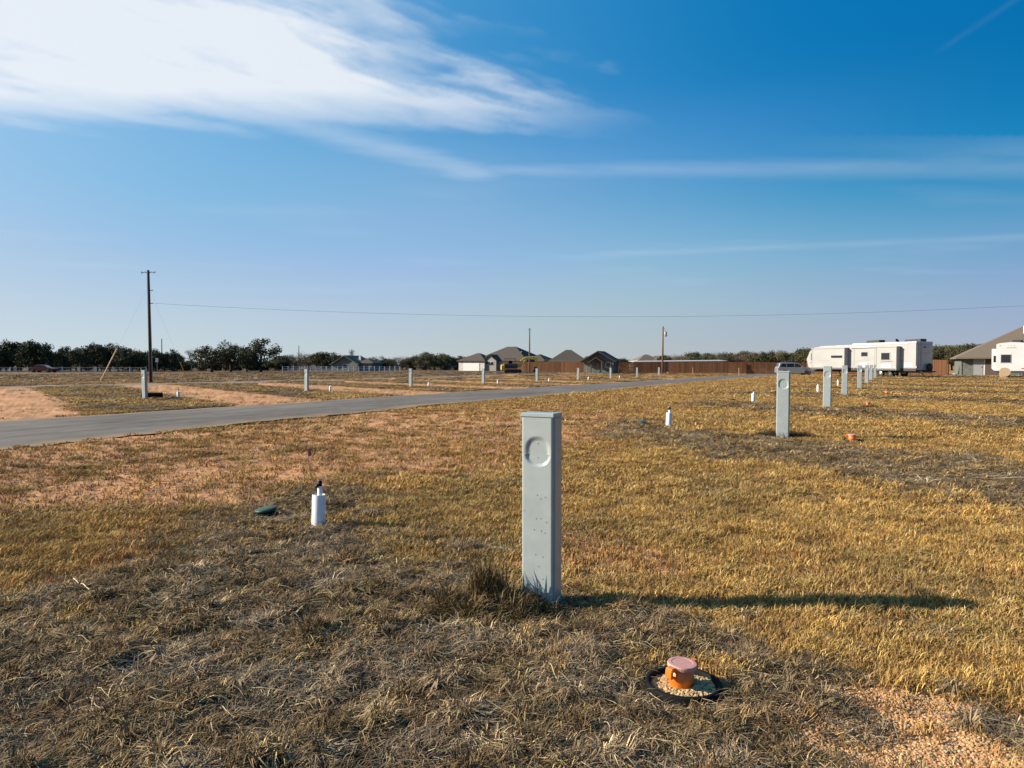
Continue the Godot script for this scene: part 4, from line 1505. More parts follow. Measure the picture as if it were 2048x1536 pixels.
	var pd := boxpart("door", Vector3(1.75, 1.05, -0.36), Vector3(0.95, 2.1, 0.06), mats["trailer_grey"], t)
	boxpart("door_handle", Vector3(2.1, 1.05, -0.32), Vector3(0.08, 0.14, 0.05), mats["steel"], pd)
	boxpart("doorway", Vector3(3.4, 1.15, -0.34), Vector3(1.9, 2.35, 0.07), mats["fascia"], t)
	boxpart("footing", Vector3(8.2, 0.0, -8.6), Vector3(16.9, 0.18, 17.0), mats["concrete"], t)
	for v in [[3.5, 0.55, 3.6], [4.6, 0.5, 3.9], [5.9, 0.5, 4.4], [6.0, 0.5, 4.1], [6.7, 1.2, 5.1]]:
		st = start()
		tube(st, [Vector3(v[0], v[2] - 0.6, -5.2), Vector3(v[0], v[2] - 0.6 + v[1] + 0.3, -5.2)], [0.09, 0.09], 8)
		part("vent_pipe", st, mats["pale_trim"], t)
# ------------------------------------------------------------------ trailers and vehicles
func wheel(parent: Node, c: Vector3, r: float, w: float) -> void:
	# axle along local z
	var turn := Basis(Vector3.RIGHT, PI / 2)
	var st := start()
	st.set_smooth_group(0)
	lathe(st, Transform3D(turn, c), [Vector2(r * 0.62, -w / 2), Vector2(r * 0.94, -w / 2), Vector2(r, -w * 0.36), Vector2(r, w * 0.36), Vector2(r * 0.94, w / 2), Vector2(r * 0.62, w / 2)], 24)
	var o := part("wheel", st, mats["rubber"], parent)
	st = start()
	lathe(st, Transform3D(turn, c), [Vector2(0, -w * 0.30), Vector2(r * 0.2, -w * 0.34), Vector2(r * 0.5, -w * 0.26), Vector2(r * 0.63, -w * 0.44), Vector2(r * 0.63, w * 0.44), Vector2(r * 0.5, w * 0.26), Vector2(r * 0.2, w * 0.34), Vector2(0, w * 0.30)], 20)
	part("rim", st, mats["chrome"], o)

func round_box(st: SurfaceTool, x0: float, x1: float, y0: float, y1: float, z0: float, z1: float, bev: float) -> void:
	box(st, Vector3((x0 + x1) / 2, (y0 + y1) / 2, (z0 + z1) / 2), Vector3(x1 - x0, y1 - y0, absf(z1 - z0)), bev)

func build_trailers() -> void:
	# local frame: x from the rear to the front, y up, z from the lit side to the far side
	var ux := Vector3(-0.464, 0, -0.886)
	var uz := Vector3(0.886, 0, -0.464)
	var base := on(38.2, 70.0)
	var t := thing("travel_trailer", "long white travel trailer with two slide-outs parked beside the silver car", "trailer", base)
	t.basis = Basis(ux, Vector3.UP, uz)
	var L := 12.4
	var st := start()
	# body with the sloped nose
	var side := PackedVector2Array([Vector2(0, 0.62), Vector2(L - 0.35, 0.62), Vector2(L, 0.95), Vector2(L + 0.25, 1.75), Vector2(L - 0.15, 2.60), Vector2(L - 0.75, 3.03), Vector2(L - 1.6, 3.10), Vector2(0.0, 3.26)])
	prism(st, side, Transform3D.IDENTITY, 0.0, 2.5)
	part("body", st, mats["trailer_white"], t)
	st = start()
	prism(st, PackedVector2Array([Vector2(-0.03, 3.24), Vector2(L - 1.5, 3.09), Vector2(L - 1.5, 3.14), Vector2(6.0, 3.24), Vector2(-0.03, 3.33)]), Transform3D.IDENTITY, -0.03, 2.53)
	part("roof", st, mats["roof_white"], t)
	st = start()
	prism(st, PackedVector2Array([Vector2(-0.03, 0.60), Vector2(L - 0.3, 0.60), Vector2(L - 0.1, 0.86), Vector2(-0.03, 0.86)]), Transform3D.IDENTITY, -0.012, 2.512)
	part("skirt", st, mats["chassis"], t)
	st = start()
	prism(st, PackedVector2Array([Vector2(-0.02, 3.30), Vector2(7.0, 3.19), Vector2(6.9, 3.36), Vector2(-0.02, 3.42)]), Transform3D.IDENTITY, 0.02, 2.48)
	part("raised_roof", st, mats["roof_white"], t)
	for x in [4.35, 6.7]:
		boxpart("body_trim", Vector3(x, 1.9, -0.010), Vector3(0.06, 2.3, 0.02), mats["trailer_grey"], t)
	boxpart("lower_band", Vector3(5.9, 0.98, -0.008), Vector3(12.0, 0.18, 0.014), mats["trailer_grey"], t)
	for x in [0.75, 5.6]:
		var hatch := boxpart("hatch", Vector3(x, 1.22, -0.012), Vector3(0.9, 0.42, 0.02), mats["roof_white"], t, 0.006)
		boxpart("latch", Vector3(x + 0.3, 1.36, -0.026), Vector3(0.08, 0.04, 0.015), mats["chassis"], hatch)
	var wside := boxpart("window", Vector3(5.5, 2.25, -0.012), Vector3(0.8, 0.5, 0.02), mats["trailer_grey"], t, 0.006)
	boxpart("pane", Vector3(5.5, 2.25, -0.024), Vector3(0.7, 0.4, 0.015), mats["glass_dark"], wside)
	# rear wall with its ladder
	st = start()
	round_box(st, -0.05, 0.0, 0.70, 3.12, 0.06, 2.44, 0.02)
	var rear := part("rear_panel", st, mats["trailer_white"], t)
	boxpart("vent", Vector3(-0.065, 2.88, 1.25), Vector3(0.04, 0.12, 0.32), mats["chassis"], rear)
	boxpart("trim_strip", Vector3(-0.06, 2.30, 1.35), Vector3(0.03, 0.16, 1.5), mats["trailer_grey"], rear)
	for z in [0.2, 2.3]:
		boxpart("tail_lamp", Vector3(-0.07, 0.95, z), Vector3(0.05, 0.10, 0.28), mats["lamp_red"], t)
	st = start()
	for z in [0.35, 0.80]:
		tube(st, [Vector3(-0.12, 0.95, z), Vector3(-0.12, 3.35, z), Vector3(0.12, 3.42, z)], [0.018, 0.018, 0.018], 6)
	for i in 8:
		tube(st, [Vector3(-0.12, 1.15 + i * 0.29, 0.35), Vector3(-0.12, 1.15 + i * 0.29, 0.80)], [0.015, 0.015], 6)
	part("ladder", st, mats["steel"], t)
	# slide-outs
	for s in [[7.35, 11.45, 0.72, 2.86], [1.55, 3.75, 0.66, 2.90]]:
		st = start()
		round_box(st, s[0], s[1], s[2], s[3], -0.62, 0.0, 0.02)
		var o := part("slide_out", st, mats["trailer_white"], t)
		boxpart("eave_strip", Vector3((s[0] + s[1]) / 2, s[3] + 0.045, -0.31), Vector3(s[1] - s[0] + 0.1, 0.07, 0.70), mats["trailer_grey"], o)
		boxpart("sill_strip", Vector3((s[0] + s[1]) / 2, s[2] + 0.10, -0.625), Vector3(s[1] - s[0] - 0.02, 0.12, 0.03), mats["trailer_stripe"], o)
		for e in [s[0] + 0.03, s[1] - 0.03]:
			boxpart("edge_trim", Vector3(e, (s[2] + s[3]) / 2, -0.63), Vector3(0.05, s[3] - s[2], 0.03), mats["trailer_grey"], o)
		if s[0] > 5.0:
			boxpart("window", Vector3(8.3, 2.02, -0.63), Vector3(1.35, 0.24, 0.04), mats["glass_dark"], o, 0.01)
			boxpart("decal", Vector3(9.9, 1.62, -0.625), Vector3(1.5, 0.05, 0.02), mats["trailer_grey"], o, 0.0, Vector3(0, 0, -0.04))
		else:
			var wf := boxpart("window", Vector3(2.72, 2.02, -0.63), Vector3(1.0, 0.78, 0.04), mats["trailer_grey"], o, 0.015)
			boxpart("pane", Vector3(2.72, 2.02, -0.65), Vector3(0.88, 0.66, 0.03), mats["glass_dark"], wf, 0.01)
			boxpart("hatch", Vector3(2.6, 1.08, -0.63), Vector3(1.1, 0.34, 0.03), mats["roof_white"], o, 0.01)
			boxpart("decal", Vector3(2.6, 1.5, -0.625), Vector3(1.3, 0.05, 0.02), mats["trailer_stripe"], o, 0.0, Vector3(0, 0, -0.05))
	# swooping stripes on the plain part of the side
	for s in [[5.5, 1.75, 2.2, 0.035, -0.20], [5.7, 1.55, 2.4, 0.03, -0.16]]:
		boxpart("decal", Vector3(s[0], s[1], -0.008), Vector3(s[2], s[3], 0.012), mats["trailer_grey"], t, 0.0, Vector3(0, 0, s[4]))
	boxpart("decal", Vector3(11.9, 1.45, -0.008), Vector3(0.75, 0.05, 0.012), mats["trailer_stripe"], t, 0.0, Vector3(0, 0, -0.35))
	boxpart("window", Vector3(11.85, 2.05, -0.008), Vector3(0.45, 0.75, 0.016), mats["glass_dark"], t, 0.005)
	st = start()
	tube(st, [Vector3(4.1, 2.96, -0.07), Vector3(7.0, 2.94, -0.07)], [0.07, 0.07], 10)
	part("awning_roll", st, mats["roof_white"], t)
	for s in [[5.2, 0.75], [0.95, 0.85]]:
		st = start()
		prism(st, PackedVector2Array([Vector2(s[0] - s[1], 3.30), Vector2(s[0] + s[1], 3.30), Vector2(s[0] + s[1] * 0.85, 3.62), Vector2(s[0] - s[1], 3.68)]), Transform3D.IDENTITY, 0.8, 1.7)
		part("air_conditioner", st, mats["chassis"], t)
	st = start()
	tube(st, [Vector3(2.9, 3.25, 1.0), Vector3(2.75, 3.50, 1.0)], [0.02, 0.02], 6)
	lathe(st, Transform3D(Basis(Vector3.BACK, 1.0), Vector3(2.7, 3.50, 1.0)), [Vector2(0.0, 0.0), Vector2(0.22, 0.08), Vector2(0.24, 0.11)], 14)
	part("antenna", st, mats["chassis"], t)
	for x in [2.75, 3.75]:
		for z in [0.16, 2.34]:
			wheel(t, Vector3(x, 0.36, z), 0.36, 0.24)
	st = start()
	for z in [0.5, 2.0]:
		round_box(st, -0.4, L - 0.4, 0.44, 0.60, z - 0.05, z + 0.05, 0.0)
	box(st, Vector3(-0.42, 0.55, 1.25), Vector3(0.10, 0.10, 2.3), 0.01)
	part("frame_rail", st, mats["chassis"], t)
	for p in [[0.6, 0.3], [0.6, 2.2], [9.9, 0.4], [9.9, 2.1]]:
		st = start()
		tube(st, [Vector3(p[0], 0.0, p[1]), Vector3(p[0] + 0.25, 0.5, p[1])], [0.045, 0.045], 6)
		box(st, Vector3(p[0], 0.02, p[1]), Vector3(0.25, 0.04, 0.2))
		part("jack", st, mats["chassis"], t)
	st = start()
	tube(st, [Vector3(L - 0.3, 0.5, 1.25), Vector3(L + 1.2, 0.5, 1.25)], [0.06, 0.06], 6)
	tube(st, [Vector3(L + 0.9, 0.0, 1.25), Vector3(L + 0.9, 0.8, 1.25)], [0.04, 0.04], 6)
	part("hitch", st, mats["chassis"], t)
	st = start()
	st.set_smooth_group(0)
	lathe(st, Transform3D(Basis(Vector3.BACK, PI / 2), Vector3(-0.25, 0.98, 1.75)), [Vector2(0.0, -0.11), Vector2(0.30, -0.11), Vector2(0.36, -0.07), Vector2(0.36, 0.07), Vector2(0.30, 0.11), Vector2(0.0, 0.11)], 24)
	part("spare_tyre", st, mats["rubber"], t)

	# the cropped trailer, its back wall towards the sun; local x across the back, z towards the camera
	base = on(across(1992, 70.0), 70.0)
	t = thing("camper_trailer", "white trailer cut by the picture edge, back wall with one dark window", "trailer", base, -0.70)
	st = start()
	prism(st, PackedVector2Array([Vector2(0, 0.55), Vector2(2.42, 0.55), Vector2(2.42, 3.16), Vector2(2.0, 3.28), Vector2(1.21, 3.33), Vector2(0.3, 3.24), Vector2(0, 3.14)]), Transform3D.IDENTITY, -7.2, 0.0)
	part("body", st, mats["camper_white"], t)
	st = start()
	round_box(st, -0.45, 0.0, 0.62, 2.72, -3.2, -0.75, 0.02)
	var so := part("slide_out", st, mats["camper_white"], t)
	boxpart("window", Vector3(-0.2, 1.75, -0.74), Vector3(0.2, 0.62, 0.03), mats["glass_dark"], so, 0.01)
	var wf2 := boxpart("window", Vector3(0.78, 1.78, 0.012), Vector3(0.86, 0.82, 0.04), mats["trailer_grey"], t, 0.012)
	boxpart("pane", Vector3(0.78, 1.78, 0.03), Vector3(0.76, 0.72, 0.03), mats["glass_dark"], wf2, 0.008)
	boxpart("bumper", Vector3(1.21, 0.48, 0.10), Vector3(2.3, 0.12, 0.12), mats["chassis"], t, 0.01)
	boxpart("skirt", Vector3(1.21, 0.56, -3.6), Vector3(2.44, 0.16, 7.22), mats["chassis"], t)
	for x in [0.55, 2.12]:
		boxpart("tail_lamp", Vector3(x, 0.86, 0.012), Vector3(0.24, 0.08, 0.03), mats["lamp_red"], t, 0.008)
	for x in [0.30, 2.22]:
		boxpart("marker_lamp", Vector3(x, 3.0, 0.012), Vector3(0.09, 0.05, 0.03), mats["lamp_red"], t)
	# the faint emblem and line of lettering under the roof
	st = start()
	for i in 3:
		lathe(st, Transform3D(Basis(Vector3.RIGHT, PI / 2), Vector3(0.98 + i * 0.22, 2.98, 0.0)), [Vector2(0.055, 0), Vector2(0.055, 0.006), Vector2(0.0, 0.006)], 3 + i)
	part("emblem", st, mats["trailer_grey"], t)
	st = start()
	for i in 9:
		box(st, Vector3(0.86 + i * 0.085, 2.80, 0.003), Vector3(0.055, 0.085 if i % 3 else 0.11, 0.008))
	part("lettering", st, mats["trailer_grey"], t)
	for x in [0.15, 2.27]:
		for z in [-3.4, -4.3]:
			var st2 := start()
			st2.set_smooth_group(0)
			lathe(st2, Transform3D(Basis(Vector3.BACK, PI / 2), Vector3(x, 0.34, z)), [Vector2(0.2, -0.11), Vector2(0.34, -0.11), Vector2(0.34, 0.11), Vector2(0.2, 0.11)], 20)
			part("wheel", st2, mats["rubber"], t)
	boxpart("air_conditioner", Vector3(1.5, 3.42, -1.6), Vector3(0.8, 0.26, 1.1), mats["chassis"], t, 0.06)
	for x in [0.3, 2.1]:
		st = start()
		tube(st, [Vector3(x, 0.0, -0.3), Vector3(x, 0.5, -0.5)], [0.04, 0.04], 6)
		box(st, Vector3(x, 0.02, -0.3), Vector3(0.22, 0.04, 0.22))
		part("jack", st, mats["chassis"], t)
	# wooden cable reel leaning before it
	base = on(across(2010, 66.5), 66.5, 0.44)
	t = thing("cable_reel", "wooden cable reel leaning on its edge before the cropped white trailer", "cable reel", base, -0.55)
	var lean := Basis.from_euler(Vector3(PI / 2 - 0.42, 0, 0))
	for y in [-0.28, 0.28]:
		st = start()
		lathe(st, Transform3D(lean, lean * Vector3(0, y, 0)), [Vector2(0.0, -0.03), Vector2(0.43, -0.03), Vector2(0.43, 0.03), Vector2(0.05, 0.03), Vector2(0.05, 0.02), Vector2(0.0, 0.02)], 28)
		part("flange", st, mats["reel_wood"], t)
	st = start()
	lathe(st, Transform3D(lean, Vector3.ZERO), [Vector2(0.2, -0.27), Vector2(0.2, 0.27)], 20)
	part("drum", st, mats["reel_wood"], t)

func car_body(st: SurfaceTool, prof: PackedVector2Array, w: float, inset: float) -> void:
	# the side outline, full in the middle and drawn in towards both flanks
	var c := Vector2.ZERO
	for p in prof: c += p
	c /= prof.size()
	var rings := []
	for s in [[-w / 2, 1.0], [-w / 2 + inset, 0.0], [w / 2 - inset, 0.0], [w / 2, 1.0]]:
		var ring := []
		for p in prof:
			var q: Vector2 = p - (p - c).normalized() * inset * 0.6 * s[1]
			ring.append(Vector3(q.x, q.y, s[0]))
		rings.append(ring)
	var n := prof.size()
	var ccw := not Geometry2D.is_polygon_clockwise(prof)
	for i in 3:
		for k in n:
			var k2 := (k + 1) % n
			if ccw: quad(st, rings[i][k], rings[i][k2], rings[i + 1][k2], rings[i + 1][k])
			else: quad(st, rings[i][k2], rings[i][k], rings[i + 1][k], rings[i + 1][k2])
	var idx := Geometry2D.triangulate_polygon(prof)
	for i in range(0, idx.size(), 3):
		for e in [0, 3]:
			var mid := Vector3(c.x, c.y, 0)
			out_tri(st, rings[e][idx[i]], rings[e][idx[i + 1]], rings[e][idx[i + 2]], mid)

func vehicle(called: String, label: String, category: String, at: Vector3, turn: float, paint: Material, kind: String) -> void:
	# local x towards the front
	var t := thing(called, label, category, at, turn)
	var low: PackedVector2Array
	var cabin: PackedVector2Array
	var glass: Array
	if kind == "suv":
		low = PackedVector2Array([Vector2(-2.3, 0.32), Vector2(2.2, 0.30), Vector2(2.36, 0.48), Vector2(2.34, 0.78), Vector2(2.2, 0.95), Vector2(1.15, 1.07), Vector2(-2.25, 1.12), Vector2(-2.36, 0.95), Vector2(-2.38, 0.5)])
		cabin = PackedVector2Array([Vector2(-2.26, 1.05), Vector2(1.2, 1.03), Vector2(0.35, 1.60), Vector2(-0.2, 1.70), Vector2(-1.75, 1.68), Vector2(-2.1, 1.55)])
		glass = [[Vector2(-2.0, 1.14), Vector2(-1.25, 1.12), Vector2(-1.25, 1.56), Vector2(-1.8, 1.54)], [Vector2(-1.15, 1.12), Vector2(-0.25, 1.11), Vector2(-0.25, 1.58), Vector2(-1.15, 1.57)], [Vector2(-0.15, 1.11), Vector2(0.85, 1.10), Vector2(0.25, 1.54), Vector2(-0.15, 1.58)]]
	elif kind == "pickup":
		low = PackedVector2Array([Vector2(-2.7, 0.45), Vector2(2.5, 0.42), Vector2(2.62, 0.6), Vector2(2.58, 0.95), Vector2(1.2, 1.08), Vector2(-2.7, 1.08)])
		cabin = PackedVector2Array([Vector2(-0.9, 1.05), Vector2(1.25, 1.05), Vector2(0.6, 1.68), Vector2(-0.1, 1.75), Vector2(-0.85, 1.70)])
		glass = [[Vector2(-0.78, 1.12), Vector2(-0.05, 1.12), Vector2(-0.05, 1.62), Vector2(-0.74, 1.60)], [Vector2(0.05, 1.12), Vector2(0.95, 1.11), Vector2(0.5, 1.58), Vector2(0.05, 1.62)]]
	else:
		low = PackedVector2Array([Vector2(-2.2, 0.32), Vector2(2.15, 0.30), Vector2(2.3, 0.5), Vector2(2.2, 0.78), Vector2(1.0, 0.93), Vector2(-1.5, 0.97), Vector2(-2.25, 0.95), Vector2(-2.32, 0.6)])
		cabin = PackedVector2Array([Vector2(-1.75, 0.92), Vector2(1.15, 0.90), Vector2(0.25, 1.38), Vector2(-0.7, 1.42), Vector2(-1.3, 1.32)])
		glass = [[Vector2(-1.35, 1.0), Vector2(-0.45, 0.99), Vector2(-0.45, 1.34), Vector2(-1.1, 1.28)], [Vector2(-0.35, 0.99), Vector2(0.8, 0.98), Vector2(0.2, 1.30), Vector2(-0.35, 1.34)]]
	var w := 1.86
	var st := start()
	car_body(st, low, w, 0.10)
	part("body", st, paint, t)
	st = start()
	car_body(st, cabin, w - 0.26, 0.10)
	part("cabin", st, paint, t)
	for g in glass:
		for s in [-1, 1]:
			st = start()
			var z: float = s * (w / 2 - 0.125)
			prism(st, PackedVector2Array(g), Transform3D.IDENTITY, z - 0.012, z + 0.012)
			part("window", st, mats["glass_dark"], t)
	# windscreen and rear glass
	var wa := cabin[1].lerp(cabin[2], 0.12)
	var wb := cabin[1].lerp(cabin[2], 0.88)
	for e in [[wa, wb, 1.0], [cabin[0].lerp(cabin[-1], 0.25), cabin[0].lerp(cabin[-1], 0.92), -1.0]]:
		st = start()
		var o: float = 0.012 * e[2]
		var hw := w / 2 - 0.28
		var q0 := Vector3(e[0].x + o, e[0].y + 0.012, -hw)
		var q1 := Vector3(e[1].x + o, e[1].y + 0.012, -hw + 0.06)
		out_quad(st, q0, q1, Vector3(q1.x, q1.y, -q1.z), Vector3(q0.x, q0.y, hw), Vector3(0, 1.0, 0))
		part("windscreen" if e[2] > 0 else "rear_glass", st, mats["glass_dark"], t)
	var wb2 := 1.42 if kind != "pickup" else 1.72
	for x in [-wb2, wb2]:
		for z in [-w / 2 + 0.10, w / 2 - 0.10]:
			st = start()
			lathe(st, Transform3D(Basis(Vector3.RIGHT, PI / 2), Vector3(x, 0.36, z)), [Vector2(0.0, -0.108), Vector2(0.42, -0.108), Vector2(0.42, 0.108), Vector2(0.0, 0.108)], 20)
			part("wheel_arch", st, mats["chassis"], t)
			wheel(t, Vector3(x, 0.345, z), 0.345, 0.24)
	for s in [-1, 1]:
		boxpart("headlamp", Vector3(low[3].x - 0.10, low[3].y - 0.06, s * 0.66), Vector3(0.22, 0.14, 0.34), mats["lamp_clear"], t, 0.03)
		boxpart("tail_lamp", Vector3(low[-1].x + 0.06, 0.86, s * 0.72), Vector3(0.12, 0.24, 0.20), mats["lamp_red"], t, 0.02)
		boxpart("mirror", Vector3(0.72, 1.10, s * (w / 2 + 0.03)), Vector3(0.12, 0.13, 0.18), paint, t, 0.03)
		if kind == "suv":
			st = start()
			tube(st, [Vector3(-1.75, 1.70, s * 0.62), Vector3(-1.0, 1.77, s * 0.62), Vector3(-0.1, 1.73, s * 0.62)], [0.02, 0.02, 0.02], 6)
			part("roof_rail", st, mats["chrome"], t)
	boxpart("bumper", Vector3(low[1].x + 0.06, 0.46, 0), Vector3(0.14, 0.18, w - 0.2), mats["chassis"], t, 0.03)

func build_vehicles() -> void:
	vehicle("parked_car", "silver estate car parked before the long white trailer", "car", on(across(1589, 98.0), 98.0), -0.12, mats["silver_paint"], "suv")
	vehicle("parked_car", "dark red car standing before the dark tree belt", "car", on(across(88, 139.0), 139.0), 0.0, mats["red_paint"], "saloon")
	vehicle("pickup_truck", "white pickup truck far off by the trees and cream house", "truck", on(across(900, 215.0), 215.0), 3.4, mats["white_car"], "pickup")
	vehicle("parked_car", "small pale car glimpsed at the far end of the white rail fence", "car", on(across(838, 215.0), 215.0), 0.3, mats["silver_paint"], "saloon")
	# small digger
	var t := thing("mini_excavator", "small yellow digger with arched boom before the brown fence", "excavator", on(across(1036, 127.0), 127.0), 0.0)
	t.scale = Vector3.ONE * 1.4
	for z in [-0.6, 0.6]:
		var st := start()
		prism(st, PackedVector2Array([Vector2(-1.1, 0.25), Vector2(-0.9, 0.0), Vector2(0.9, 0.0), Vector2(1.1, 0.25), Vector2(0.9, 0.5), Vector2(-0.9, 0.5)]), Transform3D(Basis(), Vector3(-0.6, 0, 0)), z - 0.18, z + 0.18)
		part("track", st, mats["rubber"], t)
	boxpart("body", Vector3(-0.9, 0.90, 0), Vector3(1.7, 0.6, 1.3), mats["chassis"], t, 0.08)
	boxpart("counterweight", Vector3(-1.85, 0.72, 0.1), Vector3(0.55, 0.75, 1.25), mats["yellow"], t, 0.12)
	boxpart("seat", Vector3(-0.95, 1.35, -0.1), Vector3(0.5, 0.4, 0.5), mats["black_plastic"], t, 0.08)
	var st := start()
	for q in [[-1.6, -0.55], [-1.6, 0.55], [-0.35, -0.55], [-0.35, 0.55]]:
		tube(st, [Vector3(q[0], 1.1, q[1]), Vector3(q[0], 1.75, q[1])], [0.035, 0.035], 6)
	box(st, Vector3(-0.97, 1.78, 0), Vector3(1.4, 0.07, 1.25), 0.02)
	part("canopy", st, mats["chassis"], t)
	var boom := start()
	var path := [Vector3(0.1, 0.85, 0), Vector3(0.45, 1.5, 0), Vector3(0.95, 1.85, 0), Vector3(1.8, 1.88, 0), Vector3(2.35, 1.72, 0)]
	for i in 4:
		var a: Vector3 = path[i]
		var b: Vector3 = path[i + 1]
		box_in(boom, Transform3D(Basis(Vector3.BACK, (b - a).angle_to(Vector3.RIGHT) * signf(b.y - a.y)), (a + b) / 2), Vector3(a.distance_to(b) + 0.14, 0.34, 0.20 + i * 0.004), 0.03)
	part("boom", boom, mats["yellow"], t)
	boxpart("stick", Vector3(2.20, 1.30, 0), Vector3(0.20, 1.05, 0.17), mats["yellow"], t, 0.03, Vector3(0, 0, -0.16))
	st = start()
	prism(st, PackedVector2Array([Vector2(2.0, 0.80), Vector2(2.3, 0.80), Vector2(2.35, 0.4), Vector2(2.05, 0.12), Vector2(1.75, 0.2), Vector2(1.95, 0.45)]), Transform3D.IDENTITY, -0.25, 0.25)
	part("bucket", st, mats["chassis"], t)
	st = start()
	tube(st, [Vector3(1.0, 2.02, 0), Vector3(1.9, 2.06, 0)], [0.05, 0.05], 8)
	tube(st, [Vector3(0.25, 0.75, 0.16), Vector3(0.85, 1.6, 0.16)], [0.05, 0.05], 8)
	part("ram", st, mats["steel"], t)

# ------------------------------------------------------------------ trees
func leaf_quad(st: SurfaceTool, c: Vector3, s: float, tone: Color) -> void:
	var n := Vector3(rng.randfn(), rng.randfn(), rng.randfn()).normalized()
	var a := n.cross(Vector3(rng.randfn(), rng.randfn(), rng.randfn())).normalized() * s
	var b := n.cross(a).normalized() * s * rng.randf_range(0.5, 0.9)
	st.set_color(tone)
	quad(st, c - a, c - b, c + a, c + b)

func crown_mesh(clumps: int, leaves: int, shape: String) -> ArrayMesh:
	# fits a ball of radius 1 about the origin
	var st := start()
	for i in clumps:
		var dir := Vector3(rng.randfn(), rng.randfn() * 0.8 + 0.15, rng.randfn()).normalized()
		var r := pow(rng.randf(), 0.45) * 0.80
		var c := dir * r
		var cr := rng.randf_range(0.20, 0.36) if shape != "open" else rng.randf_range(0.19, 0.33)
		if shape == "open":
			c = dir * lerpf(0.15, 0.80, sqrt(rng.randf()))
		if shape == "oak":
			c.y = c.y * 0.85 + 0.05
		elif shape == "upright":
			c = Vector3(c.x * (0.95 - 0.45 * c.y), c.y, c.z * (0.95 - 0.45 * c.y))
		elif shape == "twiggy":
			cr *= 0.9
		var k := rng.randf_range(0.75, 1.25)
		for j in leaves:
			var p := Vector3(rng.randfn(), rng.randfn() * 0.8, rng.randfn())
			p = p.normalized() * pow(rng.randf(), 0.5) * cr
			var t := k * rng.randf_range(0.65, 1.35)
			var tone := Color(t, t * rng.randf_range(0.92, 1.08), t * rng.randf_range(0.85, 1.1))
			leaf_quad(st, c + p, rng.randf_range(0.022, 0.055) if shape != "twiggy" else rng.randf_range(0.012, 0.03), tone)
	return finish(st)

func trunk_mesh(limbs: int, reach: float) -> ArrayMesh:
	# foot at the origin, crown centre at height 1
	var st := start()
	st.set_smooth_group(0)
	tube(st, [Vector3(0, -0.08, 0), Vector3(0.02, 0.25, 0.01), Vector3(-0.01, 0.6, 0.02), Vector3(0.02, 0.95, 0)], [0.075, 0.058, 0.045, 0.022], 8)
	for i in limbs:
		var a := TAU * (i + rng.randf() * 0.6) / limbs
		var y := rng.randf_range(0.30, 0.65)
		var dir := Vector3(cos(a), 0, sin(a))
		var end := dir * reach * rng.randf_range(0.6, 1.0) + Vector3.UP * rng.randf_range(0.85, 1.5)
		var mid := dir * reach * 0.4 + Vector3.UP * (y + 0.25)
		tube(st, [Vector3(0, y, 0), mid, end], [0.034, 0.022, 0.007], 6)
		for s in 2:
			var e2 := mid.lerp(end, 0.4) + Vector3(rng.randfn(), rng.randf(), rng.randfn()) * reach * 0.35
			tube(st, [mid.lerp(end, 0.25), e2], [0.014, 0.004], 5)
	return finish(st)

var crown_kinds := {}
var trunk_kinds := []

func tree(called: String, label: String, group: String, x: float, d: float, half_w: float, height: float, low: float, kind: String, tone: Color, solid := 1.0) -> void:
	var t := thing(called, label, "tree", on(x, d), rng.randf() * TAU, group)
	var mid := (height + low) / 2.0
	var half_h := (height - low) / 2.0
	var tr := part("trunk", trunk_kinds[rng.randi() % trunk_kinds.size()], mats["bark"], t)
	tr.scale = Vector3(half_w * 0.9, mid, half_w * 0.9)
	var key := "leaf_%d_%d_%d" % [int(tone.r * 999), int(tone.g * 999), int(tone.b * 999)]
	if not mats.has(key):
		var m: StandardMaterial3D = mats["leaf"].duplicate()
		m.albedo_color = lin(tone.r, tone.g, tone.b)
		mats[key] = m
	var list: Array = crown_kinds[kind]
	var c := part("crown", list[rng.randi() % list.size()], mats[key], t)
	c.position.y = mid
	c.scale = Vector3(half_w, half_h, half_w)
	c.rotation.y = rng.randf() * TAU

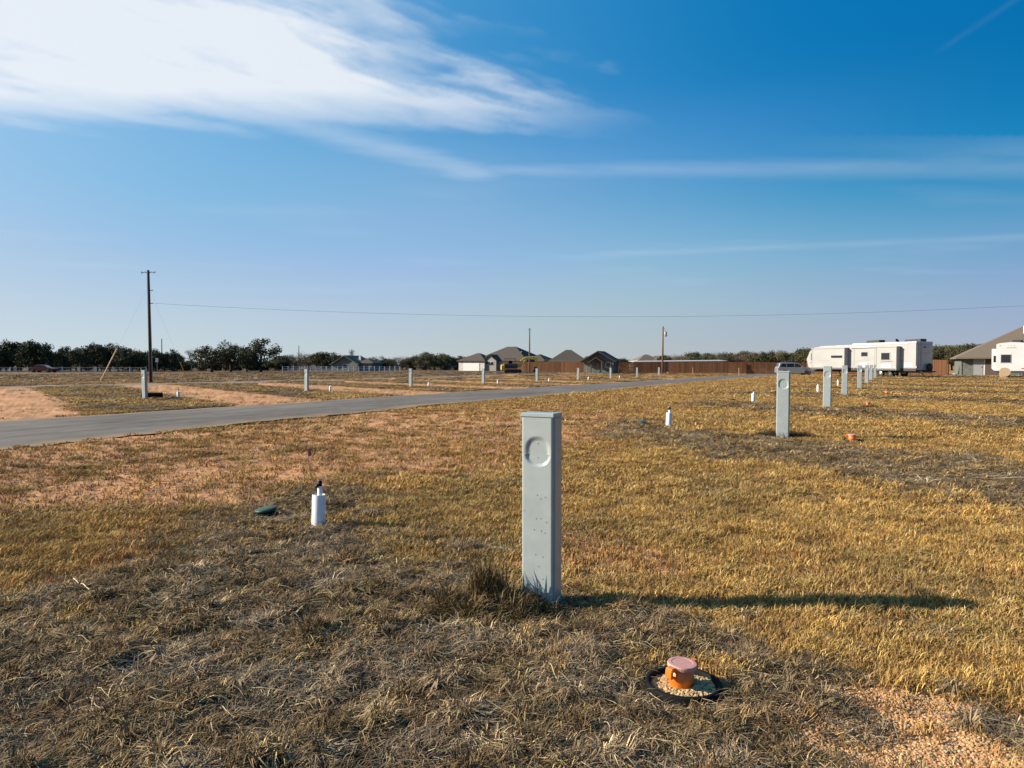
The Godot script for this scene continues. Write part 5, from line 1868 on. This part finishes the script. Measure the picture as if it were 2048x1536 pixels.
func build_trees() -> void:
	rng.seed = 4242
	crown_kinds = {"oak": [], "open": [], "upright": [], "twiggy": []}
	for i in 4: crown_kinds["open"].append(crown_mesh(32, 120, "open"))
	for i in 5: crown_kinds["oak"].append(crown_mesh(34, 150, "oak"))
	for i in 4: crown_kinds["upright"].append(crown_mesh(26, 130, "upright"))
	for i in 4: crown_kinds["twiggy"].append(crown_mesh(34, 95, "twiggy"))
	for i in 4: trunk_kinds.append(trunk_mesh(6, 0.75))
	var green := Color(0.050, 0.057, 0.028)
	var olive := Color(0.088, 0.085, 0.040)
	var brown := Color(0.115, 0.085, 0.056)
	# dark belt on one side: column, row of the top, half width
	var belt := "trees of the dark belt behind the red car"
	for s in [[-150, 672, 3.6], [-95, 676, 3.4], [-45, 678, 3.2], [0, 681, 3.0], [28, 675, 3.2], [62, 678, 3.0], [95, 687, 2.6], [128, 688, 2.6], [160, 682, 2.6], [188, 678, 2.6], [214, 684, 2.4], [240, 687, 2.4], [262, 690, 2.6], [288, 690, 2.4], [312, 694, 2.2], [338, 698, 2.0]]:
		for row in 3:
			var d := 152.0 + rng.randf() * 6.0 + row * 9.0
			var c: float = s[0] + rng.randf_range(-8, 8) + row * 9.0
			var top: float = (724.0 - s[1] + rng.randf_range(-7.0, 4.0)) / 1480.0 * d + EYE - gy(across(c, d), d) - row * 0.2
			tree("evergreen_tree", "dark evergreen tree in the dense belt behind the red car", belt, across(c, d), d, s[2] * rng.randf_range(1.05, 1.35), top, -0.9 if row else -0.5, ["oak", "open", "upright"][rng.randi() % 3], green if rng.randf() < 0.6 else olive * 0.85)
	# the live oaks
	for s in [[424, 685, 142.0, 4.3, "broad live oak with spreading crown, first of three behind the lane"], [461, 684, 147.0, 4.2, "dense live oak in the middle of the three behind the lane"], [522, 677, 145.0, 4.5, "tallest live oak with open crown beside the white rail fence"]]:
		var d: float = s[2]
		tree("live_oak", s[4], "live oaks behind the lane", across(s[0], d), d, s[3], (724.0 - s[1]) / 1480.0 * d + EYE - gy(across(s[0], d), d) + 0.45, -0.2, "open", Color(0.074, 0.076, 0.040))
	for i in 17:
		var c := 340.0 + i * 14.0 + rng.randf_range(-4, 4)
		var d := 182.0 + rng.randf() * 14.0
		tree("scrub_tree", "low dark scrub tree behind the live oaks", "scrub trees behind the live oaks", across(c, d), d, 2.6 * rng.randf_range(0.9, 1.3), (724.0 - rng.randf_range(713.0, 720.0)) / 1480.0 * d + EYE - gy(across(c, d), d), -0.9, "oak", green if i % 3 else olive * 0.8)
	tree("bare_tree", "thin bare tree between the dark belt and the first live oak", "", across(383, 150), 150, 1.5, 5.0, 1.8, "twiggy", Color(0.11, 0.095, 0.08))
	tree("live_oak", "small bushy oak under the tallest live oak's edge", "live oaks behind the lane", across(494, 143), 143, 2.2, 4.2, 0.4, "oak", olive)
	# the mixed wood behind the white rail fence and the houses
	var wood := "trees of the mixed wood behind the white rail fence"
	for s in [[560, 704, 2.6, 0], [585, 699, 2.6, 2], [612, 697, 2.9, 2], [640, 700, 2.8, 1], [664, 702, 2.4, 0], [688, 703, 2.6, 2], [722, 706, 2.6, 2], [748, 712, 2.4, 0], [775, 711, 2.4, 0], [800, 707, 2.6, 2], [822, 708, 2.4, 0], [846, 701, 2.8, 1], [872, 700, 2.9, 1], [895, 707, 2.4, 0], [918, 709, 2.4, 0], [945, 711, 2.2, 0]]:
		for row in 2:
			var d := 205.0 + rng.randf() * 12.0 + row * 16.0
			var c: float = s[0] + rng.randf_range(-6, 6) + row * 12.0
			var tone: Color = [green, olive, brown][s[3]]
			var top: float = (724.0 - s[1]) / 1480.0 * d + EYE - gy(across(c, d), d) - row * 0.6
			tree("woodland_tree", "%s tree in the wood behind the white rail fence" % ["dark green", "olive green", "brown winter"][s[3]], wood, across(c, d), d, s[2] * 1.5, top, -0.8, "twiggy" if s[3] == 2 else ["oak", "open"][rng.randi() % 2], tone)
	tree("bare_tree", "tall thin bare tree rising above the grey-roofed house", "", across(704, 200), 200, 1.0, 6.6, 2.6, "twiggy", Color(0.05, 0.045, 0.04))
	# bushes among the houses
	for s in [[1098, 714, 175.0, 2.2, "round bush at the corner of the cream house"], [1246, 712, 190.0, 3.0, "dark bushy tree between the gabled shed and the far house"], [1331, 712, 205.0, 2.6, "bushy tree behind the transformer pole"]]:
		var d: float = s[2]
		tree("bushy_tree", s[4], "bushy trees among the houses", across(s[0], d), d, s[3], (724.0 - s[1]) / 1480.0 * d + EYE - gy(across(s[0], d), d), 0.1, "oak", olive * 0.9)
	# the brown winter wood behind the reddish fence
	wood = "trees of the winter wood behind the reddish fence"
	for i in 20:
		var c0 := 1330.0 + i * 17.0
		for row in 2:
			var d := 182.0 + rng.randf() * 10.0 + row * 18.0
			var c := c0 + rng.randf_range(-6, 6)
			var py := lerpf(705.0, 692.0, clampf((c - 1330.0) / 280.0, 0.0, 1.0)) + rng.randf_range(-2.5, 2.5)
			var b := rng.randf() < 0.62
			var top: float = (724.0 - py) / 1480.0 * d + EYE - gy(across(c, d), d)
			tree("winter_tree", "%s tree in the wood behind the long reddish fence" % ("brown leafless" if b else "dull green"), wood, across(c, d), d, 2.6 * rng.randf_range(1.1, 1.5), top, -0.8, "twiggy" if b else "oak", brown if b else olive * 0.85)
	wood = "dark trees beyond the sunlit fence"
	for i in 7:
		var d := 190.0 + rng.randf() * 30.0
		var c := 1862.0 + i * 14.0
		tree("far_tree", "dark tree beyond the sunlit fence and the long trailer's rear", wood, across(c, d), d, 4.2, (724.0 - 694.0 - rng.randf_range(-3, 5)) / 1480.0 * d + 3.8, 0.2, "oak", olive * 0.8)

# ------------------------------------------------------------------ small things
func build_small_things() -> void:
	# marker flag on a wire
	var t := thing("marker_flag", "small purple marker flag on a thin wire behind the near spigot", "flag", on(across(622, 8.4), 8.4), 0.1)
	t.rotation.z = 0.10
	var st := start()
	tube(st, [Vector3(0, -0.05, 0), Vector3(0, 0.47, 0)], [0.0022, 0.0022], 5)
	part("stem", st, mats["flag_purple"], t)
	st = start()
	for i in 4:
		var z0 := 0.004 * sin(i * 1.4)
		var z1 := 0.004 * sin((i + 1) * 1.4)
		quad(st, Vector3(0.002 + i * 0.008, 0.39, z0), Vector3(0.002 + (i + 1) * 0.008, 0.388, z1), Vector3(0.002 + (i + 1) * 0.008, 0.465, z1), Vector3(0.002 + i * 0.008, 0.468, z0))
	part("pennant", st, mats["flag_purple"], t)
	# wheel stops at the far ends of the pads
	for k in 5:
		var a := 17.0 + 9.75 * k
		var v := 42.5
		var b := v / 0.881
		var x := a * 0.456 - b * 0.57
		var d := a * 0.89 + b * 0.82
		st = start()
		box(st, Vector3(0, 0.06, 0), Vector3(1.85, 0.14, 0.16), 0.03)
		var o := part("wheel_stop", st, mats["concrete"], self)
		tag(o, "pale concrete wheel stop beyond the lane, %s from the dark pole" % ["first", "second", "third", "fourth", "fifth"][k], "wheel stop", "wheel stops at the pad ends")
		o.position = on(x, d)
		o.rotation.y = 0.35 + rng.randf_range(-0.1, 0.1)
	# signs
	t = thing("road_sign", "white rectangular sign on a post beside the dark pole", "sign", on(across(314, 118.0), 118.0), 0.0)
	boxpart("post", Vector3(0, 1.1, -0.03), Vector3(0.06, 2.3, 0.05), mats["steel"], t)
	boxpart("plate", Vector3(0, 2.25, 0.02), Vector3(0.42, 0.62, 0.02), mats["white_paint"], t, 0.005)
	t = thing("road_sign", "white diamond sign at the end of the white rail fence", "sign", on(across(797, 168.0), 168.0), 0.0)
	boxpart("post", Vector3(0, 0.8, -0.03), Vector3(0.06, 1.7, 0.05), mats["steel"], t)
	boxpart("plate", Vector3(0, 1.75, 0.02), Vector3(0.5, 0.5, 0.02), mats["white_paint"], t, 0.005, Vector3(0, 0, PI / 4))
	# survey stakes
	for s in [[1386, 116.0, "pale stake standing in front of the reddish fence"], [1478, 98.0, "pale stake at the lane's edge before the reddish fence"], [1174, 122.0, "leaning pale stake beside the gabled shed"]]:
		st = start()
		box(st, Vector3(0, 0.5, 0), Vector3(0.10, 1.15, 0.06), 0.01)
		var o := part("stake", st, mats["guard_tan"], self)
		tag(o, s[2], "stake", "pale stakes in the far field")
		o.position = on(across(s[0], s[1]), s[1])
		o.rotation.z = 0.12 if s[0] == 1174 else 0.0
	# dry stalks lying about
	var spots := [[2.6, 1, 1960, 9.1, "long pale stalk lying on the dark strip before the second pedestal", 0.35], [1.2, 0, 155, 4.86, "pale dry stalk lying on the matted grass near the golden patch", -0.62], [0.3, 0, 1640, 3.06, "dark twig on the orange gravel patch", 0.9], [0.5, 1, 2015, 8.9, "second pale stalk beside the long one on the dark strip", 0.1]]
	for s in spots:
		st = start()
		var n := 8
		var pts := []
		var rr := []
		var len: float = 1.0 if s[1] else 0.28
		for i in n + 1:
			var f := float(i) / n - 0.5
			pts.append(Vector3(f * len, 0.012 + 0.01 * sin(f * 9.0), 0.05 * sin(f * 4.0) * len))
			rr.append(0.008 if s[1] else 0.004)
		tube(st, pts, rr, 6)
		var o := part("dry_stalk", st, mats["dark_wood"] if s[2] == 1640 else mats["guard_tan"], self)
		tag(o, s[4], "stalk", "stalks lying in the field")
		o.position = on(across(s[2], s[3]), s[3], 0.035)
		o.rotation.y = s[5]
